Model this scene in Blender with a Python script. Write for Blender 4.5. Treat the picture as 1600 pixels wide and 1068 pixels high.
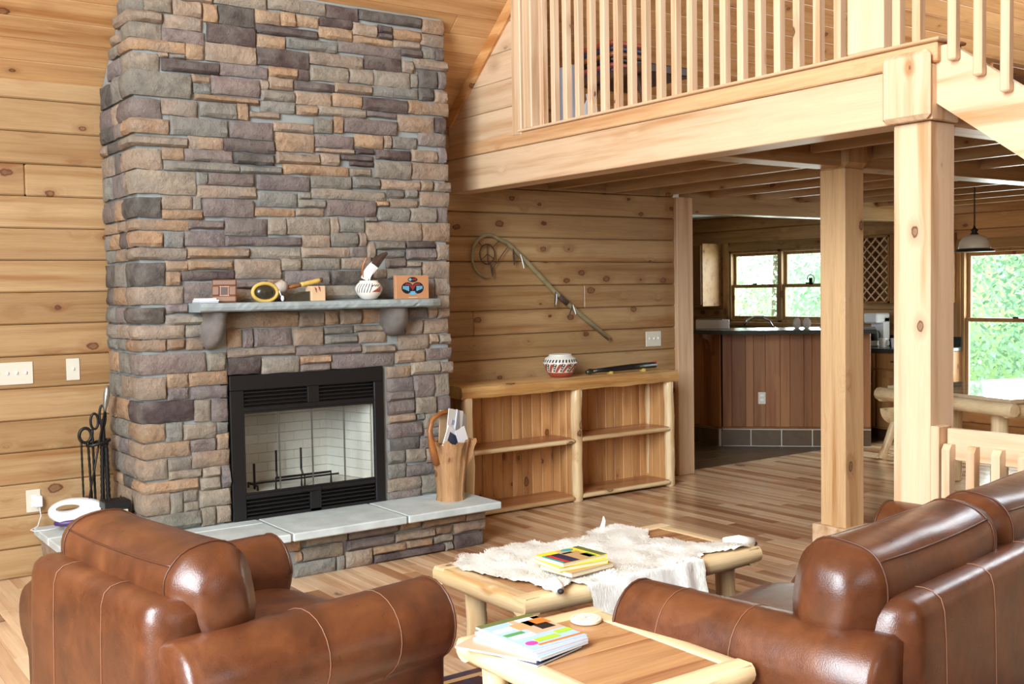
import bpy, bmesh, math, random
from mathutils import Vector, Matrix, noise
random.seed(7)
SC = bpy.context.scene
COL = SC.collection
for o in list(bpy.data.objects): bpy.data.objects.remove(o)
R_ = math.radians
# ------------------------------------------------------------------ camera
cam = bpy.data.objects.new('camera', bpy.data.cameras.new('camera'))
COL.objects.link(cam)
yaw, pitch, roll = 0.620137, -0.0476885, -0.0164171
fv = Vector((math.sin(yaw)*math.cos(pitch), math.cos(yaw)*math.cos(pitch), math.sin(pitch)))
rv = Vector((math.cos(yaw), -math.sin(yaw), 0)); uv = rv.cross(fv)
r2 = rv*math.cos(roll)+uv*math.sin(roll); u2 = -rv*math.sin(roll)+uv*math.cos(roll)
M = Matrix((r2, u2, -fv)).transposed().to_4x4(); M.translation = (0, -6.33324, 1.53)
cam.matrix_world = M
cam.data.sensor_width = 36; cam.data.lens = 1680.375/1600*36
cam.data.clip_start = .05; cam.data.clip_end = 200
SC.camera = cam
# ------------------------------------------------------------------ light
SC.view_settings.view_transform = 'Standard'; SC.view_settings.look = 'None'
SC.view_settings.gamma = 1; SC.view_settings.use_curve_mapping = False
SC.view_settings.exposure = 0.1
W = bpy.data.worlds.new('world'); SC.world = W; W.use_nodes = True
bg = W.node_tree.nodes['Background']; bg.inputs[0].default_value = (.86, .95, 1, 1); bg.inputs[1].default_value = 4.6
def area(name, loc, aim, sx, sy, power, color=(1, 1, 1)):
    l = bpy.data.lights.new(name, 'AREA'); l.shape = 'RECTANGLE'; l.size = sx; l.size_y = sy; l.energy = power; l.color = color
    o = bpy.data.objects.new(name, l); COL.objects.link(o); o.location = loc
    d = Vector(aim)-Vector(loc); o.rotation_euler = d.to_track_quat('-Z', 'Y').to_euler()
    return o
area('daylight_gable_window', (-2.65, -5.3, 3.5), (2.4, -2.9, .7), 2.8, 4.6, 850, (.82, .92, 1))
area('daylight_rear_window', (2.6, -9.5, 2.9), (2.6, 0, 1.6), 1.6, 1.6, 8, (.88, .95, 1))
area('daylight_dining_window', (10.15, -1.2, 1.3), (5, -1.2, .9), 1.8, 1.5, 120, (.9, 1, .95))
area('daylight_kitchen_window', (10.15, 2.0, 1.55), (6, 2.0, 1.2), 1.4, .75, 34, (.9, 1, .95))
area('daylight_loft_window', (9.6, -3.2, 4.2), (5, -1.6, 3.0), 1.6, 1.6, 200, (.85, .94, 1))

# ------------------------------------------------------------------ node helpers
def newmat(name):
    m = bpy.data.materials.new(name); m.use_nodes = True
    nt = m.node_tree; nt.nodes.clear()
    out = nt.nodes.new('ShaderNodeOutputMaterial'); b = nt.nodes.new('ShaderNodeBsdfPrincipled')
    nt.links.new(b.outputs[0], out.inputs[0]); return m, nt, b
def N(nt, t, **k):
    n = nt.nodes.new('ShaderNode'+t)
    for a, v in k.items():
        if a in n.inputs.keys() if isinstance(a, str) else False: n.inputs[a].default_value = v
        else: setattr(n, a, v)
    return n
def L(nt, a, b): nt.links.new(a, b)
def srgb(r, g, b):
    f = lambda c: (c/255/12.92) if c/255 <= .04045 else ((c/255+.055)/1.055)**2.4
    return (f(r), f(g), f(b), 1)
def ramp(nt, src, stops):
    n = nt.nodes.new('ShaderNodeValToRGB'); cr = n.color_ramp
    while len(cr.elements) > 1: cr.elements.remove(cr.elements[-1])
    cr.elements[0].position = stops[0][0]; cr.elements[0].color = stops[0][1]
    for p, c in stops[1:]:
        e = cr.elements.new(p); e.color = c
    L(nt, src, n.inputs[0]); return n.outputs[0]
def mixc(nt, fac, a, b, mode='MIX'):
    n = nt.nodes.new('ShaderNodeMix'); n.data_type = 'RGBA'; n.blend_type = mode
    for i, v in ((0, fac), (6, a), (7, b)):
        if hasattr(v, 'links'): L(nt, v, n.inputs[i])
        else: n.inputs[i].default_value = v
    return n.outputs[2]
def math_(nt, op, a, b=0.0):
    n = nt.nodes.new('ShaderNodeMath'); n.operation = op
    for i, v in ((0, a), (1, b)):
        if hasattr(v, 'links'): L(nt, v, n.inputs[i])
        else: n.inputs[i].default_value = v
    return n.outputs[0]
def vmath(nt, op, a, b):
    n = nt.nodes.new('ShaderNodeVectorMath'); n.operation = op
    for i, v in ((0, a), (1, b)):
        if hasattr(v, 'links'): L(nt, v, n.inputs[i])
        else: n.inputs[i].default_value = v
    return n.outputs[0]
def noise_(nt, vec, scale, detail=3, rough=.5, dist=0):
    n = nt.nodes.new('ShaderNodeTexNoise'); L(nt, vec, n.inputs['Vector'])
    n.inputs['Scale'].default_value = scale; n.inputs['Detail'].default_value = detail
    n.inputs['Roughness'].default_value = rough; n.inputs['Distortion'].default_value = dist
    return n.outputs['Fac']
def bump_(nt, b, h, strength, dist=.01):
    n = nt.nodes.new('ShaderNodeBump'); n.inputs['Strength'].default_value = strength; n.inputs['Distance'].default_value = dist
    L(nt, h, n.inputs['Height']); L(nt, n.outputs[0], b.inputs['Normal'])
def g(c, k): return (c[0]*k, c[1]*k, c[2]*k, 1)

def wood(name, base, axis, knots=1.0, rough=.42, vary=.16, kscale=7.0, tint=False, dark=None, knotcol=(86, 48, 28), grain=1.0, spec=.4, kr=.135):
    m, nt, b = newmat(name)
    tc = nt.nodes.new('ShaderNodeTexCoord'); oi = nt.nodes.new('ShaderNodeObjectInfo')
    off = vmath(nt, 'SCALE', (37.0, 53.0, 71.0), (0, 0, 0)); sn = off.node; L(nt, oi.outputs['Random'], sn.inputs['Scale'])
    p = vmath(nt, 'ADD', tc.outputs['Object'], off)
    st = [1, 1, 1]; st[axis] = .045
    pg = vmath(nt, 'MULTIPLY', p, tuple(st))
    kt = [1, 1, 1]; kt[axis] = .62
    pk = vmath(nt, 'MULTIPLY', p, tuple(kt))
    vo = nt.nodes.new('ShaderNodeTexVoronoi'); L(nt, pk, vo.inputs['Vector']); vo.inputs['Scale'].default_value = kscale
    dist = vo.outputs['Distance']
    # grain bends round knots
    warp = math_(nt, 'MULTIPLY', math_(nt, 'POWER', math_(nt, 'SUBTRACT', 1.0, math_(nt, 'MINIMUM', dist, 1.0)), 9.0), .12*knots)
    comb = nt.nodes.new('ShaderNodeCombineXYZ')
    for i in range(3):
        if i != axis: L(nt, warp, comb.inputs[i])
    pg = vmath(nt, 'ADD', pg, comb.outputs[0])
    n1 = noise_(nt, pg, 13, 4, .55, .15); n2 = noise_(nt, pg, 90, 3, .6, .1)
    br = srgb(*base); dk = srgb(*(dark or tuple(int(c*f) for c, f in zip(base, (.86, .76, .64)))))
    col = ramp(nt, n1, [(.3, dk), (.5, br), (.72, g(br, 1.12))])
    fine = ramp(nt, n2, [(.35, (.80, .74, .66, 1)), (.6, (1, 1, 1, 1))])
    col = mixc(nt, .55*grain, col, fine, 'MULTIPLY')
    # board to board variation
    v = math_(nt, 'ADD', math_(nt, 'MULTIPLY', oi.outputs['Random'], vary*2), 1-vary)
    cv = nt.nodes.new('ShaderNodeCombineXYZ'); L(nt, v, cv.inputs[0]); L(nt, math_(nt, 'POWER', v, 1.25), cv.inputs[1]); L(nt, math_(nt, 'POWER', v, 1.6), cv.inputs[2])
    col = mixc(nt, 1.0, col, cv.outputs[0], 'MULTIPLY')
    if tint:
        at = nt.nodes.new('ShaderNodeAttribute'); at.attribute_name = 'tint'; col = mixc(nt, 1.0, col, at.outputs['Color'], 'MULTIPLY')
    if knots > 0:
        kc = srgb(*knotcol)
        sel = nt.nodes.new('ShaderNodeSeparateColor'); L(nt, vo.outputs['Color'], sel.inputs[0])
        pick = math_(nt, 'LESS_THAN', sel.outputs[0], .8*knots)
        rad = math_(nt, 'ADD', math_(nt, 'MULTIPLY', sel.outputs[1], kr), kr*.45)
        q = math_(nt, 'DIVIDE', dist, rad)
        q2 = math_(nt, 'ADD', q, math_(nt, 'MULTIPLY', math_(nt, 'SUBTRACT', noise_(nt, p, 50, 1), .5), .5))
        mask = ramp(nt, q2, [(0, (.6,)*3+(1,)), (.5, (.4,)*3+(1,)), (.8, (.95,)*3+(1,)), (1.0, (0, 0, 0, 1))])
        mask = math_(nt, 'MULTIPLY', mask, pick)
        halo = math_(nt, 'MULTIPLY', ramp(nt, math_(nt, 'MULTIPLY', q, .35), [(0, (.5,)*3+(1,)), (.95, (0, 0, 0, 1))]), pick)
        col = mixc(nt, halo, col, g(srgb(*knotcol), 2.4))
        col = mixc(nt, mask, col, kc)
    L(nt, col, b.inputs['Base Color']); b.inputs['Roughness'].default_value = rough
    b.inputs['Specular IOR Level'].default_value = spec
    bump_(nt, b, n2, .12, .004)
    return m
def plain(name, col, rough=.5, metal=0, bump=0, bscale=80, var=0, vscale=6, spec=.5, coat=0):
    m, nt, b = newmat(name); c = srgb(*col)
    tc = nt.nodes.new('ShaderNodeTexCoord')
    if var:
        n = noise_(nt, tc.outputs['Object'], vscale, 4, .6)
        cc = ramp(nt, n, [(.3, g(c, 1-var)), (.7, g(c, 1+var))]); L(nt, cc, b.inputs['Base Color'])
    else: b.inputs['Base Color'].default_value = c
    b.inputs['Roughness'].default_value = rough; b.inputs['Metallic'].default_value = metal; b.inputs['Specular IOR Level'].default_value = spec
    b.inputs['Coat Weight'].default_value = coat
    if bump: bump_(nt, b, noise_(nt, tc.outputs['Object'], bscale, 3), bump, .004)
    return m
def tinted(name, rough=.85, mott=.34, bump=1.0, bscale=26, spec=.3):
    m, nt, b = newmat(name)
    at = nt.nodes.new('ShaderNodeAttribute'); at.attribute_name = 'tint'
    tc = nt.nodes.new('ShaderNodeTexCoord'); oi = nt.nodes.new('ShaderNodeObjectInfo')
    off = vmath(nt, 'SCALE', (7.0, 3.0, 5.0), (0, 0, 0)); L(nt, oi.outputs['Random'], off.node.inputs['Scale'])
    p = vmath(nt, 'ADD', tc.outputs['Object'], off)
    n = noise_(nt, p, 14, 6, .7, .5); n3 = noise_(nt, p, 7, 3, .55)
    c = mixc(nt, 1.0, at.outputs['Color'], ramp(nt, n, [(.3, (1-mott*1.3, 1-mott*1.3, 1-mott*1.2, 1)), (.55, (1, 1, 1, 1)), (.75, (1+mott*.5, 1+mott*.5, 1+mott*.5, 1))]), 'MULTIPLY')
    if mott > .15:
        c = mixc(nt, ramp(nt, n3, [(.42, (0, 0, 0, 1)), (.7, (.6, .6, .6, 1))]), c, srgb(132, 126, 118))
    L(nt, c, b.inputs['Base Color']); b.inputs['Roughness'].default_value = rough; b.inputs['Specular IOR Level'].default_value = spec
    if bump: bump_(nt, b, noise_(nt, p, bscale, 6, .7), bump, .02)
    return m
def glass(name, tintc=(1, 1, 1, 1), gl=.08):
    m = bpy.data.materials.new(name); m.use_nodes = True; nt = m.node_tree; nt.nodes.clear()
    o = nt.nodes.new('ShaderNodeOutputMaterial'); t = nt.nodes.new('ShaderNodeBsdfTransparent'); t.inputs[0].default_value = tintc
    s = nt.nodes.new('ShaderNodeBsdfGlossy'); s.inputs['Roughness'].default_value = .02
    mx = nt.nodes.new('ShaderNodeMixShader'); fr = nt.nodes.new('ShaderNodeFresnel'); fr.inputs[0].default_value = 1.5
    ge = nt.nodes.new('ShaderNodeNewGeometry'); L(nt, math_(nt, 'MULTIPLY', fr.outputs[0], math_(nt, 'SUBTRACT', 1.0, ge.outputs['Backfacing'])), mx.inputs[0]); L(nt, t.outputs[0], mx.inputs[1]); L(nt, s.outputs[0], mx.inputs[2]); L(nt, mx.outputs[0], o.inputs[0])
    return m

MAT = {}
PINE = (170, 137, 96); PALE = (214, 182, 148)
for ax, s in enumerate('xyz'):
    MAT['pine_'+s] = wood('knotty_pine_'+s, PINE, ax, 1.0)
    MAT['pale_'+s] = wood('pale_timber_'+s, PALE, ax, .45, vary=.05, kscale=5, grain=.5, kr=.085)
    MAT['log_'+s] = wood('peeled_log_'+s, (230, 204, 160), ax, .6, vary=.05, kscale=8, grain=.8, rough=.35, knotcol=(90, 52, 30))
    MAT['cedar_'+s] = wood('red_cedar_'+s, (184, 128, 82), ax, .6, vary=.12, kscale=6, dark=(142, 88, 50), rough=.28)
MAT['roof'] = wood('roof_pine', (204, 160, 110), 0, .45, vary=.10)
MAT['kitchen_pine'] = wood('kitchen_wall_pine', (192, 150, 104), 1, .9, vary=.12)
MAT['cedar_t'] = wood('table_cedar', (180, 136, 92), 0, .5, vary=.14, kscale=6, dark=(140, 86, 54), rough=.26, kr=.13)
MAT['bead'] = wood('bead_board_cedar', (206, 156, 102), 2, 1.0, kscale=8, vary=.16, dark=(168, 116, 68), knotcol=(84, 44, 24))
MAT['floor'] = wood('hickory_floor', (220, 190, 158), 1, .25, rough=.2, vary=.0, kscale=3, tint=True, spec=.5, grain=.8)
MAT['slat'] = wood('peninsula_boards', (146, 98, 60), 2, .5, vary=.22, kscale=3)
MAT['cab'] = wood('kitchen_cabinet_pine', (150, 108, 66), 2, .6, vary=.1)
MAT['stump'] = wood('stump_wood', (176, 134, 92), 2, 1.0, kscale=14, vary=0, dark=(84, 52, 28), rough=.6, grain=1.6, kr=.2)
MAT['stone'] = tinted('ledge_stone')
MAT['mortar'] = plain('mortar', (142, 146, 143), .95, bump=.5, bscale=60, var=.12)
MAT['slab'] = plain('bluestone', (196, 206, 204), .5, bump=.25, bscale=30, var=.16, vscale=7)
MAT['mantel'] = plain('mantel_bluestone', (146, 156, 156), .6, bump=.5, bscale=40, var=.16, vscale=9)
MAT['corbel'] = plain('corbel_stone', (112, 104, 98), .8, bump=.5, bscale=25, var=.3, vscale=9)
MAT['black'] = plain('black_metal', (24, 23, 23), .42, spec=.4)
MAT['iron'] = plain('wrought_iron', (38, 36, 36), .4, metal=.5)
MAT['brick'] = plain('firebrick', (214, 210, 200), .8, bump=.3, var=.06)
MAT['white'] = plain('white_plastic', (232, 234, 236), .4)
MAT['ivory'] = plain('almond_plastic', (214, 208, 190), .45)
MAT['violet'] = plain('violet_plastic', (74, 48, 104), .4)
MAT['paper'] = plain('paper_white', (236, 236, 236), .6)
MAT['paper_grey'] = plain('paper_grey', (180, 184, 194), .6)
MAT['paper_navy'] = plain('paper_navy', (52, 58, 84), .5)
MAT['drywall'] = plain('drywall', (222, 224, 224), .9)
MAT['glass'] = glass('pane_glass')
MAT['fireglass'] = glass('fire_door_glass', (.94, .95, .94, 1))
MAT['counter'] = plain('dark_counter', (44, 50, 48), .22, var=.2, vscale=40)
MAT['chrome'] = plain('chrome', (200, 200, 200), .15, metal=1)
MAT['tin'] = plain('steel_handle', (176, 178, 176), .3, metal=.9)
MAT['tile'] = plain('brown_tile', (88, 70, 50), .35, bump=.1, var=.2, vscale=14)
MAT['grout'] = plain('grout', (206, 200, 190), .9)
MAT['bronze'] = plain('oil_rubbed_bronze', (46, 40, 36), .4, metal=.6)
MAT['shade'] = plain('cream_glass_shade', (214, 206, 184), .3)
MAT['orange'] = plain('orange_frame', (116, 76, 48), .5, var=.15)
MAT['brown'] = plain('dark_brown', (70, 44, 28), .55, var=.2)
MAT['yellow'] = plain('rawhide_yellow', (206, 172, 88), .5, var=.12, vscale=20)
MAT['gourd'] = plain('dark_gourd', (56, 52, 40), .25, var=.5, vscale=14)
MAT['fur_grey'] = plain('grey_fur', (176, 164, 152), .9, bump=1, bscale=150, var=.2)
MAT['copper'] = plain('copper_brown', (150, 92, 44), .35, var=.3, vscale=30)
MAT['box_wood'] = plain('birch_box', (216, 182, 142), .5, var=.08)
MAT['plaque'] = plain('orange_cedar_plaque', (190, 136, 96), .5, var=.08, vscale=12)
MAT['print_black'] = plain('print_black', (22, 24, 34), .5)
MAT['print_blue'] = plain('print_blue', (112, 176, 204), .5)
MAT['print_red'] = plain('print_red', (140, 50, 46), .5)
MAT['pot_white'] = plain('glaze_white', (232, 228, 216), .35)
MAT['pot_red'] = plain('clay_red', (164, 78, 58), .5)
MAT['pot_black'] = plain('glaze_black', (28, 26, 26), .4)
MAT['feather_white'] = plain('feather_white', (232, 232, 230), .7)
MAT['feather_brown'] = plain('feather_brown', (66, 46, 34), .7, var=.3, vscale=30)
MAT['willow'] = plain('grey_green_willow', (140, 128, 92), .7, bump=.4, var=.2, vscale=14)
MAT['twine'] = plain('dark_twine', (70, 52, 38), .8)
MAT['hide'] = plain('cream_hide', (255, 253, 246), .95)
def furm():
    m = bpy.data.materials.new('white_fur'); m.use_nodes = True; nt = m.node_tree; nt.nodes.clear()
    o = nt.nodes.new('ShaderNodeOutputMaterial'); d = nt.nodes.new('ShaderNodeBsdfDiffuse'); t = nt.nodes.new('ShaderNodeBsdfTranslucent'); x = nt.nodes.new('ShaderNodeMixShader')
    d.inputs[0].default_value = (.97, .96, .93, 1); t.inputs[0].default_value = (.97, .96, .93, 1); x.inputs[0].default_value = .5
    L(nt, d.outputs[0], x.inputs[1]); L(nt, t.outputs[0], x.inputs[2]); L(nt, x.outputs[0], o.inputs[0]); return m
MAT['fur'] = furm()
MAT['hoof'] = plain('dark_hoof', (44, 38, 36), .6)
MAT['seam'] = plain('leather_piping', (84, 48, 30), .4)
MAT['thread'] = plain('pale_stitching', (150, 104, 78), .5)
MAT['leaf'] = tinted('foliage', rough=.7, mott=.05, bump=0)
MAT['bark'] = plain('bark', (116, 104, 88), .9, var=.2)
MAT['grass'] = plain('meadow_grass', (120, 150, 84), .95, var=.2, vscale=1.5)
MAT['rug'] = None
def leather():
    m, nt, b = newmat('brown_leather'); tc = nt.nodes.new('ShaderNodeTexCoord'); p = tc.outputs['Object']
    n = noise_(nt, p, 5.5, 5, .62, .5); n2 = noise_(nt, p, 22, 4, .6, .2)
    c = ramp(nt, n, [(.28, srgb(66, 34, 20)), (.5, srgb(92, 50, 28)), (.75, srgb(116, 68, 38))])
    c = mixc(nt, .35, c, ramp(nt, n2, [(.3, (.7, .66, .62, 1)), (.7, (1.15, 1.12, 1.1, 1))]), 'MULTIPLY')
    L(nt, c, b.inputs['Base Color']); b.inputs['Roughness'].default_value = .33; b.inputs['Specular IOR Level'].default_value = .55
    L(nt, ramp(nt, n2, [(.3, (.27,)*3+(1,)), (.8, (.42,)*3+(1,))]), b.inputs['Roughness'])
    b.inputs['Coat Weight'].default_value = .25; b.inputs['Coat Roughness'].default_value = .3
    h = math_(nt, 'ADD', noise_(nt, p, 240, 2), math_(nt, 'MULTIPLY', noise_(nt, p, 7, 2, .5, .8), 3.0))
    bump_(nt, b, h, .13, .006)
    return m
MAT['leather'] = leather()
def rugm():
    m, nt, b = newmat('patterned_rug'); tc = nt.nodes.new('ShaderNodeTexCoord'); p = tc.outputs['Object']
    vo = nt.nodes.new('ShaderNodeTexVoronoi'); L(nt, p, vo.inputs['Vector']); vo.inputs['Scale'].default_value = 22
    s = nt.nodes.new('ShaderNodeSeparateColor'); L(nt, vo.outputs['Color'], s.inputs[0])
    c = ramp(nt, s.outputs[0], [(0, srgb(70, 44, 48)), (.35, srgb(60, 56, 78)), (.6, srgb(96, 60, 62)), (.85, srgb(70, 60, 64)), (.95, srgb(190, 176, 160))]); c.node.color_ramp.interpolation = 'CONSTANT'
    L(nt, c, b.inputs['Base Color']); b.inputs['Roughness'].default_value = .95
    bump_(nt, b, noise_(nt, p, 300, 2), .6, .004); return m
MAT['rug'] = rugm()

# ------------------------------------------------------------------ geometry helpers
ORG = {}
class MB:
    def __init__(s): s.v = []; s.f = []; s.t = []; s.cur = None
    def add(s, vs, fs, M=None):
        n = len(s.v)
        s.v += [tuple(M @ Vector(v)) for v in vs] if M is not None else [tuple(v) for v in vs]
        s.f += [tuple(i+n for i in f) for f in fs]
        if s.cur is not None: s.t += [s.cur]*len(vs)
        return s
    def box(s, x0, x1, y0, y1, z0, z1, c=0.0, M=None):
        if x0 > x1: x0, x1 = x1, x0
        if y0 > y1: y0, y1 = y1, y0
        if z0 > z1: z0, z1 = z1, z0
        if c <= 0:
            vs = [(x, y, z) for x in (x0, x1) for y in (y0, y1) for z in (z0, z1)]
            return s.add(vs, [(0, 1, 3, 2), (4, 6, 7, 5), (0, 4, 5, 1), (2, 3, 7, 6), (0, 2, 6, 4), (1, 5, 7, 3)], M)
        c = min(c, (x1-x0)*.45, (y1-y0)*.45, (z1-z0)*.45)
        X = (x0, x1); Y = (y0, y1); Z = (z0, z1); vs = []; idx = {}
        for i in (0, 1):
            for j in (0, 1):
                for k in (0, 1):
                    sx = c if i == 0 else -c; sy = c if j == 0 else -c; sz = c if k == 0 else -c
                    idx[i, j, k, 0] = len(vs); vs.append((X[i], Y[j]+sy, Z[k]+sz))
                    idx[i, j, k, 1] = len(vs); vs.append((X[i]+sx, Y[j], Z[k]+sz))
                    idx[i, j, k, 2] = len(vs); vs.append((X[i]+sx, Y[j]+sy, Z[k]))
        fs = []
        I = lambda i, j, k, a: idx[i, j, k, a]
        fs += [(I(0,0,0,0), I(0,0,1,0), I(0,1,1,0), I(0,1,0,0)), (I(1,0,0,0), I(1,1,0,0), I(1,1,1,0), I(1,0,1,0)),
               (I(0,0,0,1), I(1,0,0,1), I(1,0,1,1), I(0,0,1,1)), (I(0,1,0,1), I(0,1,1,1), I(1,1,1,1), I(1,1,0,1)),
               (I(0,0,0,2), I(0,1,0,2), I(1,1,0,2), I(1,0,0,2)), (I(0,0,1,2), I(1,0,1,2), I(1,1,1,2), I(0,1,1,2))]
        for k in (0, 1):
            for j in (0, 1): fs.append((I(0,j,k,1), I(1,j,k,1), I(1,j,k,2), I(0,j,k,2)) if (j+k) % 2 == 0 else (I(0,j,k,2), I(1,j,k,2), I(1,j,k,1), I(0,j,k,1)))
            for i in (0, 1): fs.append((I(i,0,k,0), I(i,1,k,0), I(i,1,k,2), I(i,0,k,2)) if (i+k) % 2 else (I(i,0,k,2), I(i,1,k,2), I(i,1,k,0), I(i,0,k,0)))
        for i in (0, 1):
            for j in (0, 1): fs.append((I(i,j,0,0), I(i,j,1,0), I(i,j,1,1), I(i,j,0,1)) if (i+j) % 2 == 0 else (I(i,j,0,1), I(i,j,1,1), I(i,j,1,0), I(i,j,0,0)))
        for i in (0, 1):
            for j in (0, 1):
                for k in (0, 1):
                    t = (I(i,j,k,0), I(i,j,k,1), I(i,j,k,2)); fs.append(t if (i+j+k) % 2 == 0 else t[::-1])
        return s.add(vs, fs, M)
    def tube(s, pts, r, n=8, cap=True, M=None, closed=False):
        pts = [Vector(p) for p in pts]; m = len(pts); rr = r if isinstance(r, (list, tuple)) else [r]*m
        vs = []; fs = []; up = None
        for i, p in enumerate(pts):
            a = pts[(i-1) % m] if (i > 0 or closed) else p; b = pts[(i+1) % m] if (i < m-1 or closed) else p
            d = (b-a).normalized()
            if up is None: up = d.orthogonal().normalized()
            up = (up - d*up.dot(d)); up = up.normalized() if up.length > 1e-6 else d.orthogonal().normalized()
            w = d.cross(up)
            for k in range(n):
                t = 2*math.pi*k/n; vs.append(p + (up*math.cos(t)+w*math.sin(t))*rr[i])
        for i in range(m if closed else m-1):
            for k in range(n):
                a = i*n+k; b = i*n+(k+1) % n; c = ((i+1) % m)*n+(k+1) % n; d = ((i+1) % m)*n+k
                fs.append((a, b, c, d))
        if cap and not closed: fs.append(tuple(range(n))[::-1]); fs.append(tuple((m-1)*n+k for k in range(n)))
        return s.add(vs, fs, M)
    def lathe(s, prof, n=24, c=(0, 0, 0), M=None, sy=1.0):
        vs = []; fs = []; m = len(prof)
        for r, z in prof:
            for k in range(n):
                t = 2*math.pi*k/n; vs.append((c[0]+r*math.cos(t), c[1]+r*sy*math.sin(t), c[2]+z))
        for i in range(m-1):
            for k in range(n):
                fs.append((i*n+k, i*n+(k+1) % n, (i+1)*n+(k+1) % n, (i+1)*n+k))
        fs.append(tuple(range(n))[::-1]); fs.append(tuple((m-1)*n+k for k in range(n)))
        return s.add(vs, fs, M)
    def prism(s, poly, ax, a0, a1, M=None):
        # poly: 2D points in the two remaining axes (in order), extruded along ax
        def P(u, v, w):
            return (w, u, v) if ax == 0 else ((u, w, v) if ax == 1 else (u, v, w))
        n = len(poly); vs = [P(u, v, a0) for u, v in poly]+[P(u, v, a1) for u, v in poly]
        fs = [tuple(range(n))[::-1], tuple(range(n, 2*n))]
        for i in range(n): j = (i+1) % n; fs.append((i, j, n+j, n+i))
        return s.add(vs, fs, M)
    def sup(s, c, rad, e1=1, e2=1, nu=24, nv=14, M=None, axis=2):
        # superellipsoid, pole axis selectable
        vs = []; fs = []
        sp = lambda x, e: math.copysign(abs(x)**e, x)
        for j in range(nv+1):
            ph = -math.pi/2+math.pi*j/nv
            for i in range(nu):
                th = 2*math.pi*i/nu
                p = [sp(math.cos(ph), e1)*sp(math.cos(th), e2), sp(math.cos(ph), e1)*sp(math.sin(th), e2), sp(math.sin(ph), e1)]
                if axis == 1: p = [p[1], p[2], p[0]]
                elif axis == 0: p = [p[2], p[0], p[1]]
                vs.append((c[0]+p[0]*rad[0], c[1]+p[1]*rad[1], c[2]+p[2]*rad[2]))
        for j in range(nv):
            for i in range(nu): fs.append((j*nu+i, j*nu+(i+1) % nu, (j+1)*nu+(i+1) % nu, (j+1)*nu+i))
        return s.add(vs, fs, M)
def mesh(name, mb, mat, smooth=False):
    me = bpy.data.meshes.new(name); me.from_pydata(mb.v, [], mb.f)
    if len(mb.f) < 6000:
        bm = bmesh.new(); bm.from_mesh(me); bmesh.ops.recalc_face_normals(bm, faces=bm.faces); bm.to_mesh(me); bm.free()
    if mb.t and len(mb.t) == len(mb.v):
        a = me.color_attributes.new('tint', 'FLOAT_COLOR', 'POINT')
        for i, c in enumerate(mb.t): a.data[i].color = c
    if isinstance(mat, (list, tuple)):
        for m in mat: me.materials.append(m)
    else: me.materials.append(MAT[mat] if isinstance(mat, str) else mat)
    if smooth:
        me.polygons.foreach_set('use_smooth', [True]*len(me.polygons))
        if smooth != 2:
            try: me.set_sharp_from_angle(angle=R_(42))
            except Exception: pass
    me.update(); return me
def part(name, mb, mat, parent, smooth=False, world=True, label=None, kind=None, fix=False):
    org = Vector(ORG.get(parent.name, (0, 0, 0))) if (parent and world) else Vector((0, 0, 0))
    if org.length > 0: mb.v = [(v[0]-org.x, v[1]-org.y, v[2]-org.z) for v in mb.v]
    o = bpy.data.objects.new(name, mesh(name, mb, mat, smooth)); COL.objects.link(o)
    if parent: o.parent = parent
    ORG[o.name] = tuple(org)
    if label: o['label'] = label
    if kind: o['kind'] = kind
    return o
def tag(o, label, cat, group=None, kind=None):
    o['label'] = label; o['category'] = cat
    if group: o['group'] = group
    if kind: o['kind'] = kind
    return o
def thing(name, loc, label, cat, group=None, rotz=0):
    o = bpy.data.objects.new(name, None); COL.objects.link(o); o.location = loc; o.rotation_euler = (0, 0, rotz)
    o.empty_display_size = .1; ORG[o.name] = tuple(loc); return tag(o, label, cat, group)
def solo(name, mb, mat, loc, label, cat, group=None, smooth=False):
    # a thing that is one mesh, origin at loc
    mb.v = [(v[0]-loc[0], v[1]-loc[1], v[2]-loc[2]) for v in mb.v]
    o = bpy.data.objects.new(name, mesh(name, mb, mat, smooth)); COL.objects.link(o); o.location = loc; ORG[o.name] = tuple(loc)
    return tag(o, label, cat, group)
def struct(name, mb, mat, smooth=False):
    o = bpy.data.objects.new(name, mesh(name, mb, mat, smooth)); COL.objects.link(o); o['kind'] = 'structure'; ORG[o.name] = (0, 0, 0); return o
def copy_tree(o, parent=None):
    c = o.copy(); COL.objects.link(c); ORG[c.name] = ORG.get(o.name, (0, 0, 0))
    if parent: c.parent = parent
    for ch in list(o.children): copy_tree(ch, c)
    return c
def wob(p0, p1, n, amp, r, seed=0, taper=1.0):
    p0 = Vector(p0); p1 = Vector(p1); pts = []; rr = []
    d = (p1-p0).normalized(); a = d.orthogonal().normalized(); b = d.cross(a)
    for i in range(n+1):
        t = i/n; q = Vector((seed*7.3, t*3.1, seed)); k = math.sin(math.pi*t)
        pts.append(p0.lerp(p1, t)+a*noise.noise(q)*amp*2*k+b*noise.noise(q+Vector((9, 5, 3)))*amp*2*k)
        rr.append(r*(1+(taper-1)*t)*(1+.13*noise.noise(Vector((seed*3.1+4, t*6, 2)))))
    return pts, rr
def log(mb, p0, p1, r, seed=0, amp=.006, n=7, seg=10, taper=1.0):
    pts, rr = wob(p0, p1, n, amp, r, seed, taper)
    d = (Vector(p1)-Vector(p0)).normalized()
    pts = [pts[0]-d*0, pts[0]+d*.008]+pts[1:-1]+[pts[-1]-d*.008, pts[-1]]
    rr = [rr[0]*.86, rr[0]]+rr[1:-1]+[rr[-1], rr[-1]*.86]
    return mb.tube(pts, rr, seg)

# =================================================================== SETTING
PB = .175; Z0 = 1.5636
roofz = lambda y: 2.725-.83*y if y > -5.2 else 2.725+.83*5.2+.83*(y+5.2)
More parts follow.
